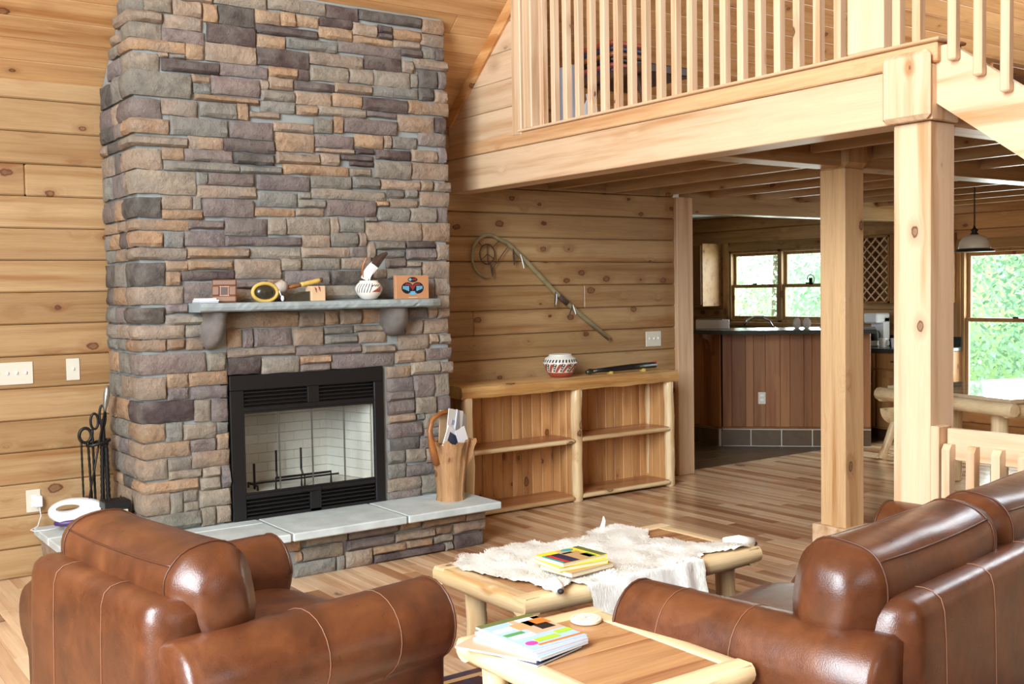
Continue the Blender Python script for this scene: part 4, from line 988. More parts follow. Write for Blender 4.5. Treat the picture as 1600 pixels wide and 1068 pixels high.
for (xa, xb, z) in ((3.965, 4.84, .45), (4.88, 5.765, .457), (3.965, 4.84, .035), (4.88, 5.765, .045)):
    mb = MB(); vs = []; fs = []; n = 24
    for i in range(n+1):
        x = xa+(xb-xa)*i/n; j = noise.noise(Vector((x*4, z*9, 0)))*.008
        for (y, zz) in ((-.05, z-.03), (-.31+j, z-.03), (-.325+j, z-.012), (-.315+j, z+.008), (-.30, z+.01), (-.05, z+.01)): vs.append((x, y, zz))
    for i in range(n):
        for k in range(6): a_ = i*6+k; b_ = i*6+(k+1) % 6; fs.append((a_, b_, b_+6, a_+6))
    fs.append(tuple(range(6))[::-1]); fs.append(tuple(n*6+k for k in range(6)))
    sf_ = part('shelf', mb.add(vs, fs), 'cedar_x', o, smooth=True)
    part('bark_edge', MB().tube([(xa+(xb-xa)*i/24, -.318+noise.noise(Vector(((xa+(xb-xa)*i/24)*4, z*9, 0)))*.008, z-.011) for i in range(25)], .017, 8), 'log_x', sf_, smooth=2)
part('kick_board', MB().box(3.97, 5.76, -.27, -.25, .004, .02), 'brown', o)
ZS = .8955
o = thing('painted_pot', (4.83, -.17, ZS), 'squat painted pot with red, black and white geometric bands on the bookshelf', 'pot')
prof = [(.060, 0), (.078, .012), (.102, .05), (.125, .095), (.127, .112), (.112, .138), (.084, .155), (.078, .166), (.070, .166)]
part('bowl', MB().lathe(prof, 32, (4.83, -.17, ZS)), 'pot_white', o, smooth=2)
part('base_band', MB().lathe([(.061, .0005), (.080, .012), (.0965, .036), (.097, .037), (.09, .037)], 32, (4.83, -.17, ZS)), 'pot_red', o, smooth=2)
part('rim', MB().lathe([(.086, .157), (.080, .168), (.064, .168), (.064, .155)], 32, (4.83, -.17, ZS)), 'pot_white', o, smooth=2)
PC = (4.83, -.17, ZS, prof); C0 = R_(-122)
for k in range(7):
    a_ = C0-1.5+k*.5
    part('red_band', decal(*PC, [(a_, .04), (a_+.18, .04), (a_+.55, .10), (a_+.33, .10)]), 'pot_red', o)
    part('black_block', decal(*PC, [(a_-.12, .045), (a_-.02, .045), (a_+.22, .098), (a_+.0, .105)], off=.0012), 'pot_black', o)
    for j in range(3): part('white_triangle', decal(*PC, [(a_-.06+.05*j, .055+j*.016), (a_+.05+.05*j, .062+j*.016), (a_+.05+.05*j, .062+j*.016), (a_-.05+.05*j, .069+j*.016)], 2, off=.0022), 'pot_white', o)
for k in range(16):
    a_ = C0-1.6+k*.2; part('rim_mark', decal(*PC, [(a_, .112), (a_+.09, .112), (a_+.13, .132), (a_+.04, .132)], 2), 'pot_black', o)
o = thing('dark_pipe', (5.4, -.2, ZS), 'long dark carved pipe lying on a small rest on the bookshelf', 'pipe')
part('stem', MB().tube([(5.13, -.20, .925), (5.3, -.20, .928), (5.5, -.20, .934), (5.74, -.20, .938)], [.014, .020, .023, .024], 10), 'black', o, smooth=2)
part('bowl', MB().lathe([(.014, 0), (.015, .03), (.012, .045)], 12, (5.74, -.20, .925)), 'pot_red', o, smooth=2)
part('fur_end', MB().tube([(5.05, -.20, .918), (5.08, -.20, .922), (5.14, -.20, .925)], [.014, .022, .016], 10), 'gourd', o, smooth=2)
part('rest', MB().box(5.27, 5.285, -.23, -.17, ZS, .914).box(5.6, 5.615, -.23, -.17, ZS, .918), 'yellow', o)
# ------------------------------------------------------------------ stump basket with mail
sx_, sy_ = 3.452, -.83
o = thing('stump_basket', (sx_, sy_, .27), 'hollow tree stump basket with a bent branch handle on the hearth end', 'basket')
vs = []; fs = []; n = 72; rows_ = [(0, .088), (.03, .084), (.1, .088), (.18, .098), (.26, .11), (.32, .122), (.36, .135)]
for i, (z, r) in enumerate(rows_):
    for k in range(n):
        t = 2*math.pi*k/n; j = 1+.07*noise.noise(Vector((math.cos(t)*2.2, math.sin(t)*2.2, z*3)))+.03*noise.noise(Vector((math.cos(t)*7, math.sin(t)*7, z*2)))
        zz = z+(.035*noise.noise(Vector((math.cos(t)*2, math.sin(t)*2, 4)))+.02*noise.noise(Vector((math.cos(t)*6, math.sin(t)*6, 9))) if i == len(rows_)-1 else 0)
        j += .035*abs(noise.noise(Vector((math.cos(t)*11, math.sin(t)*11, z*1.5+3))))*3-.04
        rr = r*j*(1.25 if (i > 3 and math.cos(t-R_(-20)) > .93) else 1)
        vs.append((sx_+rr*math.cos(t), sy_+rr*math.sin(t), .27+zz))
m_ = len(rows_)
for k in range(n):
    v = vs[(m_-1)*n+k]; vs.append((sx_+(v[0]-sx_)*.82, sy_+(v[1]-sy_)*.82, v[2]-.004))
for k in range(n):
    t = 2*math.pi*k/n; vs.append((sx_+.07*math.cos(t), sy_+.07*math.sin(t), .33))
for i in range(m_+1):
    for k in range(n): fs.append((i*n+k, i*n+(k+1) % n, (i+1)*n+(k+1) % n, (i+1)*n+k))
fs.append(tuple(range(n))[::-1]); fs.append(tuple((m_+1)*n+k for k in range(n)))
part('body', MB().add(vs, fs), 'stump', o, smooth=True)
hp = [(sx_-.095, sy_-.01, .50), (sx_-.125, sy_-.01, .60), (sx_-.145, sy_-.01, .70), (sx_-.12, sy_, .765), (sx_-.06, sy_, .80), (sx_+.01, sy_+.02, .805), (sx_+.07, sy_+.03, .78)]
part('branch_handle', MB().tube(hp, [.03, .024, .017, .014, .013, .012, .010], 10), 'copper', o, smooth=2)
def sheet(name, c, w, h, th, rx, ry, rz, mat, label, group='papers in the stump basket'):
    Mx = Matrix.Translation(c) @ Matrix.Rotation(rz, 4, 'Z') @ Matrix.Rotation(ry, 4, 'Y') @ Matrix.Rotation(rx, 4, 'X')
    o = thing(name, c, label, 'paper', group)
    part('sheet', MB().box(-w/2, w/2, -th/2, th/2, -h/2, h/2, 0, Mx), mat, o)
    return o, Mx
o, Mx = sheet('envelope', (sx_+.03, sy_-.01, .70), .165, .23, .004, 0, R_(12), R_(25), 'paper', 'tallest white envelope standing in the stump basket')
part('window_patch', MB().box(-.045, .01, -.004, -.0025, .02, .05, 0, Mx), 'paper_grey', o)
sheet('envelope', (sx_+.085, sy_+.02, .69), .15, .21, .012, 0, R_(20), R_(35), 'paper_grey', 'grey folded paper at the right of the stump basket')
o, Mx = sheet('leaflet', (sx_-.005, sy_-.05, .635), .17, .13, .005, 0, R_(28), R_(20), 'paper', 'white leaflet with a navy block leaning in the stump basket front')
part('navy_block', MB().box(-.055, .05, -.004, -.0027, -.03, .035, 0, Mx), 'paper_navy', o)
sheet('envelope', (sx_+.065, sy_-.045, .64), .08, .13, .004, 0, R_(-20), R_(10), 'paper', 'small white slip in the stump basket tilted left')
sheet('brown_envelope', (sx_+.02, sy_+.045, .71), .17, .20, .004, 0, R_(5), R_(20), 'box_wood', 'brown envelope at the back of the stump basket')

# =================================================================== LEATHER SEATING
def arm_profile(side, r, top):
    # (lateral, z) closed outline of a rolled arm, lateral measured outward from the arm centre
    zc = top-r; pts = []
    pts.append((.055, .05)); pts.append((.052, .16)); pts.append((.050, .26)); pts.append((.052, zc-r*1.02))
    for i in range(17):
        t = R_(-62)+R_(242)*i/16
        pts.append((r*math.cos(t)*1.0, zc+r*math.sin(t)))
    pts.append((-.098, zc-.10)); pts.append((-.096, .2)); pts.append((-.096, .05))
    return [(u*side, v) for u, v in pts]
def arm(side, cy, x0, x1, r, top):
    prof = arm_profile(side, r, top); n = len(prof); zc = top-r
    xs = [(x0, .9), (x0+.02, 1.0), (x0+.2, 1), (x0+.4, 1), (x0+.6, 1), (x1-.055, 1), (x1-.028, .985), (x1-.010, .94), (x1, .86), (x1+.004, .70)]
    vs = []; fs = []
    for i, (x, s_) in enumerate(xs):
        for (u, v) in prof:
            if v > zc-r*.95: uu = u*s_; vv = zc+(v-zc)*s_
            else: uu = u*(1-(1-s_)*1.0)-0; vv = v
            vs.append((x, cy+uu, vv))
    for i in range(len(xs)-1):
        for k in range(n): a_ = i*n+k; b_ = i*n+(k+1) % n; fs.append((a_, b_, b_+n, a_+n))
    fs.append(tuple(range(n))[::-1]); fs.append(tuple((len(xs)-1)*n+k for k in range(n)))
    return MB().add(vs, fs), prof
def seating(name, loc, rotz, half, top, label, cat, pillows, frame_top, seats, back_seams, pil_top):
    o = thing(name, loc, label, cat, None, rotz)
    P = lambda nm, mb, mat, sm=2, **k: part(nm, mb, mat, o, smooth=sm, world=False, **k)
    r = .133; x0, x1 = -.49, .44 if half < .6 else .385
    P('base', MB().box(-.47, .33, -half, half, .05, .27, .02), 'leather', True)
    for s_ in (-1, 1):
        mb, prof = arm(s_, s_*half, x0, x1, r, top)
        a_ = P('arm', mb, 'leather')
        for xs_ in (-.07, .19):
            pth = [(xs_+.010*math.sin(i*.25), s_*half+u*1.012, (top-r)+(v-(top-r))*1.012) for i, (u, v) in enumerate(prof[3:22])]
            part('seam', MB().tube(pth, .0011, 5), 'thread', a_, smooth=2, world=False)
        pth = [(x1-.02, s_*half+u*.985, (top-r)+(v-(top-r))*.985) for (u, v) in prof[4:21]]
        part('piping', MB().tube(pth, .0045, 6), 'seam', a_, smooth=2, world=False)
        for fx in (-.42, .30): P('foot', MB().lathe([(.022, 0), (.03, .05)], 10, (fx, s_*(half-.02), 0)), 'brown', True)
    # back frame: rounded slab, wider at arm height
    hw = half-.035; vs = []; fs = []; ny = 40
    prof2 = [(-.535, .06), (-.53, .30), (-.525, .55), (-.52, frame_top-.05), (-.51, frame_top-.018), (-.49, frame_top-.002), (-.46, frame_top+.004), (-.40, frame_top), (-.365, frame_top-.012), (-.35, frame_top-.05), (-.34, .45), (-.335, .06)]
    for j in range(ny+1):
        u = -1+2*j/ny; y = math.copysign(1-(1-abs(u))**1.0, u)*hw
        e = max(0, (abs(y)-(hw-.06))/.06); drop = .045*(1-math.sqrt(max(0, 1-e*e)))
        for (x, z) in prof2:
            fl = 1+.02*(1-min(1, z/frame_top)); xx = x*(1-.10*e*e) if e else x
            vs.append((xx, y*fl, z-(drop if z > frame_top-.08 else drop*.3 if z > .5 else 0)))
    n = len(prof2)
    for j in range(ny):
        for k in range(n): a_ = j*n+k; b_ = j*n+(k+1) % n; fs.append((a_, b_, b_+n, a_+n))
    fs.append(tuple(range(n))[::-1]); fs.append(tuple(ny*n+k for k in range(n)))
    bf = P('back_frame', MB().add(vs, fs), 'leather')
    for y in back_seams:
        pth = [(x-(.0015 if x < -.45 else -.0), y, z+(.0015 if z > frame_top-.03 else 0)) for (x, z) in prof2[:8]]
        part('seam', MB().tube(pth, .0012, 5), 'thread', bf, smooth=2, world=False)
    for s_ in ():
        pth = [(-.522, s_*(hw+.001), .585), (-.512, s_*hw, frame_top-.07), (-.505, s_*(hw-.012), frame_top-.03), (-.49, s_*(hw-.04), frame_top-.004)]
        part('piping', MB().tube(pth, .004, 6), 'seam', bf, smooth=2, world=False)
    # seat cushions
    w = 2*(half-.11)/seats
    for k in range(seats):
        yc_ = -(half-.11)+w*(k+.5)
        P('seat_cushion', MB().sup((.05, yc_, .36), (.345, w/2-.003, .105), .45, .35, 40, 16), 'leather')
    for (y0, y1) in pillows:
        yc_ = (y0+y1)/2; hl = (y1-y0)/2; zc_ = pil_top-.17
        Mx = Matrix.Translation((-.30, yc_, zc_)) @ Matrix.Rotation(R_(-9), 4, 'Y')
        mb = MB(); vs = []; fs = []; nu, nl = 36, 22
        for j in range(nl+1):
            v = -1+2*j/nl; y = v*hl
            e = max(0, (abs(v)-.86)/.14); sc = 1-.30*e**2.2-.05*abs(v)**2
            sag = .02*(1-v*v)
            for i in range(nu):
                t = 2*math.pi*i/nu; sp = lambda x, p: math.copysign(abs(x)**p, x)
                x = .135*sp(math.cos(t), .75)*sc; z = .172*sp(math.sin(t), .72)*sc
                q = Vector((math.cos(t)*1.6, y*4+yc_*9, math.sin(t)*1.6)); d = noise.noise(q)*.012
                vs.append((x*(1+d*4), y, z*(1+d*3)-sag*(1 if z > 0 else .3)))
        for j in range(nl):
            for i in range(nu): a_ = j*nu+i; b_ = j*nu+(i+1) % nu; fs.append((a_, b_, b_+nu, a_+nu))
        # domed ends
        for e_, s_ in ((0, -1), (nl, 1)):
            base = e_*nu; prev = base
            for (sc, dy) in ((.93, .012), (.7, .026), (.35, .034)):
                st_ = len(vs)
                for i in range(nu): v0 = vs[base+i]; vs.append((v0[0]*sc, v0[1]+s_*dy, v0[2]*sc))
                for i in range(nu): fs.append((prev+i, prev+(i+1) % nu, st_+(i+1) % nu, st_+i))
                prev = st_
            fs.append(tuple(prev+i for i in range(nu)))
        pl = P('back_pillow', mb.add(vs, fs, Mx), 'leather')
        def sf(v, t, k=1.01):
            j = min(nl, max(0, int(round((v+1)/2*nl)))); i = int(round(t/(2*math.pi)*nu)) % nu
            p = vs[j*nu+i]; return Mx @ Vector((p[0]*k, p[1], p[2]*k))
        # long seams at back-top edge and front-top edge, ring seams at both ends
        for tt in (R_(130), R_(50)):
            part('piping', MB().tube([sf(-1+2*j/nl, tt) for j in range(2, nl-1)], .0032, 6), 'seam', pl, smooth=2, world=False)
        for v in (-.80, .80):
            part('piping', MB().tube([sf(v, 2*math.pi*i/nu) for i in range(nu)], .0028, 6, closed=True), 'seam', pl, smooth=2, world=False)
    return o
t9 = R_(9); fwd9 = Vector((math.cos(t9), math.sin(t9), 0)); lef9 = Vector((-math.sin(t9), math.cos(t9), 0))
cl = Vector((1.3, -3.0, 0))+lef9*.05
seating('leather_armchair', tuple(cl), t9, .47, .605, 'wide brown leather armchair seen from behind at the lower left', 'armchair', [(-.43, .41)], .70, 1, (-.14, .20), .835)
so = Vector((3.0, -4.1, 0))+fwd9*.195+lef9*.04
seating('leather_sofa', tuple(so), R_(99), .85, .605, 'brown leather sofa with two back pillows at the lower right', 'sofa', [(-.86, -.03), (-.02, .86)], .68, 2, (-.5, -.1, .28, .62), .835)

# =================================================================== LOG TABLES
def log_table(name, loc, w, d, h, label, cat, rr, axis, legpos, lr):
    o = thing(name, loc, label, cat); x, y, _ = loc
    n = 4; mb = None
    for k in range(n):
        if axis == 0: part('top_board', MB().box(x-w/2+rr*.6, x+w/2-rr*.6, y-d/2+rr+(d-2*rr)*k/n+.0005, y-d/2+rr+(d-2*rr)*(k+1)/n-.0005, h-.03, h-.0005, .0015), 'cedar_t', o)
        else: part('top_board', MB().box(x-w/2+rr+(w-2*rr)*k/n+.0005, x-w/2+rr+(w-2*rr)*(k+1)/n-.0005, y-d/2+rr*.6, y+d/2-rr*.6, h-.03, h, .0015), 'cedar_y', o)
    def rail(p0, p1, ax, seed, nrm):
        # half-round log rail with flattened top
        mb = MB(); vs = []; fs = []; m = 14; ns = 12
        for i in range(ns+1):
            t = i/ns; c = Vector(p0).lerp(Vector(p1), t); e = .9 if i in (0, ns) else 1
            for k in range(m):
                a_ = 2*math.pi*k/m; zz = math.sin(a_)*rr*.92*e; oo = math.cos(a_)*rr*e
                q = Vector((t*4, k*.5, seed)); j = 1+.10*noise.noise(q)
                p = c+Vector(nrm)*oo*j+Vector((0, 0, min(zz*j, rr*.62)))
                vs.append(p)
        for i in range(ns):
            for k in range(m): a_ = i*m+k; b_ = i*m+(k+1) % m; fs.append((a_, b_, b_+m, a_+m))
        fs.append(tuple(range(m))[::-1]); fs.append(tuple(ns*m+k for k in range(m)))
        return part('rail', mb.add(vs, fs), 'log_x' if ax == 0 else 'log_y', o, smooth=True)
    zz = h-rr*.62+.003
    rail((x-w/2+.0, y-d/2+rr, zz), (x+w/2, y-d/2+rr, zz), 0, 1, (0, 1, 0)); rail((x-w/2, y+d/2-rr, zz), (x+w/2, y+d/2-rr, zz), 0, 2, (0, 1, 0))
    rail((x-w/2+rr*.8, y-d/2+rr*.3, zz-.0015), (x-w/2+rr*.8, y+d/2-rr*.3, zz-.0015), 1, 3, (1, 0, 0)); rail((x+w/2-rr*.8, y-d/2+rr*.3, zz-.0015), (x+w/2-rr*.8, y+d/2-rr*.3, zz-.0015), 1, 4, (1, 0, 0))
    for k, (lx, ly) in enumerate(legpos): part('leg', log(MB(), (lx, ly, 0), (lx, ly, h-rr*1.2), lr, seed=k*2+5, amp=.004, n=6, seg=12), 'log_z', o, smooth=True)
    return o
log_table('coffee_table', (2.95, -2.835, 0), 1.29, .67, .385, 'long log coffee table with a red cedar top and white hide', 'table', .052, 0, [(2.40, -3.02), (2.42, -2.66), (3.49, -3.04), (3.50, -2.66)], .044)
log_table('end_table', (1.955, -4.0, 0), .52, .72, .495, 'low log end table with a reddish plank top, nearest the viewer', 'table', .045, 0, [(1.77, -3.74), (2.13, -3.74), (1.77, -4.27), (2.13, -4.27)], .042)
# ---- white hide draped over the coffee table
HP = [(2.34, -2.61), (2.45, -2.51), (2.57, -2.525), (2.70, -2.40), (2.87, -2.44), (2.87, -2.56), (3.10, -2.56), (3.20, -2.46), (3.34, -2.50), (3.40, -2.64), (3.26, -2.80), (3.40, -2.84), (3.40, -2.98), (3.54, -3.02), (3.60, -3.10), (3.50, -3.16), (3.30, -3.10), (3.21, -3.16), (3.19, -3.32), (3.06, -3.45), (2.72, -3.47), (2.62, -3.30), (2.57, -3.10), (2.50, -3.16), (2.42, -3.14), (2.45, -3.00), (2.40, -2.86)]
HP = [(x, max(y, -9)) for x, y in HP]
def inpoly(x, y, P):
    c = False; j = len(P)-1
    for i in range(len(P)):
        if (P[i][1] > y) != (P[j][1] > y) and x < (P[j][0]-P[i][0])*(y-P[i][1])/(P[j][1]-P[i][1])+P[i][0]: c = not c
        j = i
    return c
def drape(x, y):
    edge = -3.165; back = -2.505
    h_ = .389+.012*noise.noise(Vector((x*14, y*14, 0)))+.010*noise.noise(Vector((x*5, y*5, 3)))+.010
    if y < edge:
        o_ = edge-y; return Vector((x, edge-.012-.05*min(1, o_*6)-.01*noise.noise(Vector((x*16, 0, 3))), h_-max(0, o_-.015)))
    if y > back: o_ = y-back; return Vector((x, back+.012, h_-o_*.35))
    if x > 3.58: return Vector((3.59, y, h_-(x-3.58)))
    return Vector((x, y, h_))
rug_ = thing('white_hide', (2.95, -2.85, .388), 'shaggy white animal hide spread over the coffee table, hanging off its front', 'hide')
mb = MB(); grid = {}; st_ = .0125
def wj(x, y): return x+.016*noise.noise(Vector((x*18, y*18, 5))), y+.016*noise.noise(Vector((x*18, y*18, 9)))
pts_ = []
ix0, ix1, iy0, iy1 = int(2.30/st_), int(3.66/st_), int(-3.52/st_), int(-2.36/st_)
def vid(i, j):
    if (i, j) not in grid: grid[i, j] = len(mb.v); mb.v.append(tuple(drape(i*st_, j*st_)))
    return grid[i, j]
for i in range(ix0, ix1):
    for j in range(iy0, iy1):
        xx, yy = wj((i+.5)*st_, (j+.5)*st_)
        if inpoly(xx, yy, HP): mb.f.append((vid(i, j), vid(i+1, j), vid(i+1, j+1), vid(i, j+1))); pts_.append((i, j))
part('skin', mb, 'hide', rug_, smooth=2)
mb = MB(); rs = random.Random(3)
for (i, j) in pts_:
    for q in range(7):
        x = (i+rs.random())*st_; y = (j+rs.random())*st_; p = drape(x, y)
        fl = noise.noise(Vector((x*6, y*6, 1)))*3.0+rs.uniform(-.7, .7)+2.2
        dx, dy = math.cos(fl), math.sin(fl); ln = rs.uniform(.018, .034)
        if y < -3.165: d = Vector((dx*.35, -.35, -.9)).normalized()*ln
        else: d = Vector((dx, dy, .42+rs.uniform(-.1, .3))).normalized()*ln
        w = d.cross(Vector((0, 0, 1)) if y >= -3.165 else Vector((0, 1, 0))).normalized()*.0016
        n = len(mb.v); mid = p+d*.55+Vector((0, 0, .002)); tip = p+d-Vector((0, 0, .004 if y >= -3.165 else 0))
        mb.v += [tuple(p-w), tuple(p+w), tuple(mid+w), tuple(mid-w), tuple(tip)]; mb.f += [(n, n+1, n+2, n+3), (n+3, n+2, n+4)]
part('fur', mb, 'fur', rug_, kind='stuff')
for (px_, py_, ex, ey) in ((2.47, -3.10, 2.455, -3.175), (3.46, -3.07, 3.585, -3.12)):
    part('paw', MB().tube([(px_, py_, .405), ((px_+ex)/2, (py_+ey)/2, .415), (ex, ey, .405)], [.03, .026, .02], 12), 'hide', rug_, smooth=2)
    part('hoof', MB().sup((ex, ey-.008, .400), (.012, .014, .010), 1, 1, 10, 8), 'hoof', rug_, smooth=2)
part('ear_tuft', MB().tube([(3.24, -2.50, .40), (3.26, -2.49, .44), (3.262, -2.485, .46)], [.014, .009, .003], 8), 'hide', rug_, smooth=2)
# ---- books on the hide
def book(name, c, w, d, h, rz, cover, pages, label, cat, group, extras=()):
    o = thing(name, c, label, cat, group, rz)
    part('pages', MB().box(-w/2+.002, w/2-.003, -d/2+.002, d/2-.002, .0015, h-.0015), pages, o, world=False)
    part('cover', MB().box(-w/2, w/2, -d/2, d/2, 0, .0015).box(-w/2, w/2, -d/2, d/2, h-.0015, h).box(w/2-.002, w/2, -d/2, d/2, .001, h-.001), cover, o, world=False)
    for (nm, x0, x1, y0, y1, mat) in extras:
        part(nm, MB().box(x0*w, x1*w, y0*d, y1*d, h, h+.0006), mat, o, world=False)
    return o
def cm_(name, c, r=.45): MAT[name] = plain(name, c, r); return name
cm_('ink_navy', (34, 38, 72)); cm_('ink_red', (206, 52, 44)); cm_('ink_teal', (60, 160, 168)); cm_('ink_yellow', (238, 222, 60)); cm_('ink_tan', (196, 160, 110)); cm_('ink_lime', (170, 204, 60)); cm_('ink_orange', (228, 120, 48)); cm_('ink_pink', (226, 72, 160)); cm_('ink_olive', (104, 112, 60)); cm_('ink_sky', (168, 196, 222)); cm_('cream', (232, 222, 196)); cm_('ink_green', (90, 150, 84)); cm_('ink_black', (24, 22, 22)); cm_('skin_tone', (206, 168, 140))
def letters(o, txt, size, x, y, z, mat, rz=0, depth=.0004, name='lettering', bold=.0):
    cu = bpy.data.curves.new(name, 'FONT'); cu.body = txt; cu.size = size; cu.extrude = depth; cu.offset = bold; cu.align_x = 'CENTER'; cu.align_y = 'CENTER'
    tmp = bpy.data.objects.new('tmp_text', cu); COL.objects.link(tmp)
    dg = bpy.context.evaluated_depsgraph_get(); me = bpy.data.meshes.new_from_object(tmp.evaluated_get(dg)); bpy.data.objects.remove(tmp)
    me.materials.clear(); me.materials.append(MAT[mat])
    ob = bpy.data.objects.new(name, me); COL.objects.link(ob); ob.parent = o; ob.location = (x, y, z); ob.rotation_euler = (0, 0, rz); ORG[ob.name] = (0, 0, 0); return ob
bz = R_(-2); GB = 'books on the white hide'; zb = .418
bk = book('paperback_book', (2.67, -3.015, zb), .235, .18, .018, R_(6), 'ink_tan', 'cream', 'tan lowest book, cover tilted, in the stack on the white hide', 'book', GB)
bk = book('paperback_book', (2.66, -2.99, zb+.0185), .235, .18, .016, R_(-4), 'ink_yellow', 'cream', 'middle book with cream page edges in the stack on the white hide', 'book', GB)
bk = book('paperback_book', (2.665, -2.985, zb+.035), .23, .175, .016, R_(2), 'ink_yellow', 'cream', 'top book with a colourful yellow and navy cover on the white hide', 'book', GB,
          (('dark_block', -.5, -.12, -.5, .25, 'ink_navy'), ('tan_art', -.12, .25, -.5, .2, 'ink_tan'), ('pale_art', -.1, .12, .1, .42, 'skin_tone'), ('green_art', .12, .3, -.45, -.1, 'ink_green'), ('spine_strip', .36, .5, -.5, .5, 'ink_olive')))
for nm, (x, y, w, m_) in {'title': (-.085, -.01, .012, 'ink_red'), 'subtitle': (-.108, -.015, .010, 'ink_teal')}.items():
    part(nm, MB().box(x-w, x+w*.6, -.085, .045, .0168, .0175), m_, bk, world=False)
part('blue_oval', MB().lathe([(.03, 0), (.03, .0008)], 24, (.03, .062, .0166), sy=.6), 'ink_teal', bk, world=False)
# ---- magazines on the end table
zt = .4965; GM = 'magazines on the end table'; mz = R_(-97)
def mag(name, c, rz, label, mat, h=.006, extras=(), w=.205, d=.27):
    o = thing(name, c, label, 'magazine', GM, rz)
    part('pages', MB().box(-w/2+.001, w/2-.0015, -d/2+.001, d/2-.001, .0006, h-.0006), 'paper', o, world=False)
    part('cover', MB().box(-w/2, w/2, -d/2, d/2, 0, .0006).box(-w/2, w/2, -d/2, d/2, h-.0006, h), mat, o, world=False)
    for (nm, x0, x1, y0, y1, m_) in extras: part(nm, MB().box(x0*w, x1*w, y0*d, y1*d, h, h+.0004), m_, o, world=False)
    return o
mag('magazine', (1.800, -3.845, zt), R_(14), 'lowest magazine with a navy cover in the end table pile', 'paper_navy')
mag('magazine', (1.780, -3.820, zt+.0062), R_(24), 'magazine turned outward so its salmon corner overhangs the end table', 'skin_tone')
mag('magazine', (1.825, -3.845, zt+.0124), R_(10), 'white-edged magazine third from the bottom of the end table pile', 'ink_sky', .008)
mag('magazine', (1.835, -3.835, zt+.0206), R_(6), 'grey-covered magazine just below the top one on the end table', 'paper_grey', .008)
m4 = mag('magazine', (1.845, -3.820, zt+.0288), R_(2), 'top magazine with a busy lime, orange and pink cover on the end table', 'ink_sky', .006, (
    ('masthead_strip', -.5, .5, .40, .5, 'ink_olive'), ('photo', -.02, .5, -.12, .40, 'skin_tone'), ('dark_photo', .12, .5, .12, .38, 'ink_navy')))
def blk(nm, x0, x1, y0, y1, m_, k=1): part(nm, MB().box(x0*.205, x1*.205, y0*.27, y1*.27, .006, .0064+.0004*k), m_, m4, world=False)
blk('orange_photo', .26, .5, .10, .30, 'ink_orange', 2); blk('black_photo', .18, .42, -.04, .13, 'ink_black', 3); blk('white_box', .10, .36, .30, .39, 'paper', 2); blk('fur_photo', -.12, .12, .08, .28, 'ink_tan', 2)
blk('lime_line', -.22, .18, -.35, -.25, 'ink_lime', 3); blk('lime_line', .22, .5, -.27, -.17, 'ink_lime', 3); blk('orange_strip', -.3, .5, -.44, -.40, 'ink_orange', 2); blk('green_line', -.45, -.12, -.02, .05, 'ink_green', 2); blk('blue_line', -.42, -.05, -.14, -.05, 'paper', 2); blk('white_line', -.45, -.15, .14, .24, 'paper', 2)
part('pink_badge', MB().lathe([(.02, 0), (.02, .0007)], 20, (-.068, -.09, .0062), sy=.8), 'ink_pink', m4, world=False)
# ---- coaster
o = thing('round_coaster', (2.10, -3.765, .4965), 'round cream coaster with an eight-armed engraved cross, on end table', 'coaster')
part('disc', MB().lathe([(.046, 0), (.049, .003), (.049, .010), (.047, .012)], 36, (2.10, -3.765, .4965)), 'cream', o, smooth=True)
mb = MB()
for k in range(4):
    t = math.pi*k/4+.3; mb.box(-.036, .036, -.0009, .0009, 0, .0006, 0, Matrix.Translation((2.10, -3.765, .5085)) @ Matrix.Rotation(t, 4, 'Z'))
part('engraved_cross', mb, 'paper_grey', o)
part('engraved_ring', MB().tube([(2.10+.039*math.cos(t), -3.765+.039*math.sin(t), .5086) for t in [2*math.pi*i/32 for i in range(32)]], .0009, 5, closed=True), 'paper_grey', o)
# ---- rug
rg = thing('patterned_rug', (2.9, -3.5, 0), 'dark red and blue patterned rug under the tables', 'rug')
part('field', MB().box(1.9, 4.0, -5.0, -2.75, .0005, .009, .003), 'rug', rg)
for (a_, b_, c_, d_) in ((1.93, 3.97, -2.83, -2.80), (1.95, 1.98, -4.9, -2.83)): part('border_band', MB().box(a_, b_, c_, d_, .009, .0098), 'ink_tan', rg)

# =================================================================== KITCHEN
pn = thing('kitchen_peninsula', (8.1, .7, 0), 'angled wood-panelled breakfast bar with a tiled base in the kitchen', 'counter')
A_ = Vector((7.65, .90)); B_ = Vector((8.62, -.07)); C_ = Vector((7.60, 2.6))
def facebox(mb, p, q, u0, u1, off0, off1, z0, z1, c=.003):
    d = (q-p).normalized(); n_ = Vector((d.y, -d.x))
    Mx = Matrix(((d.x, n_.x, 0, p.x), (d.y, n_.y, 0, p.y), (0, 0, 1, 0), (0, 0, 0, 1)))
    return mb.box(u0, u1, off0, off1, z0, z1, c, Mx)
LF = (B_-A_).length; s2 = 1
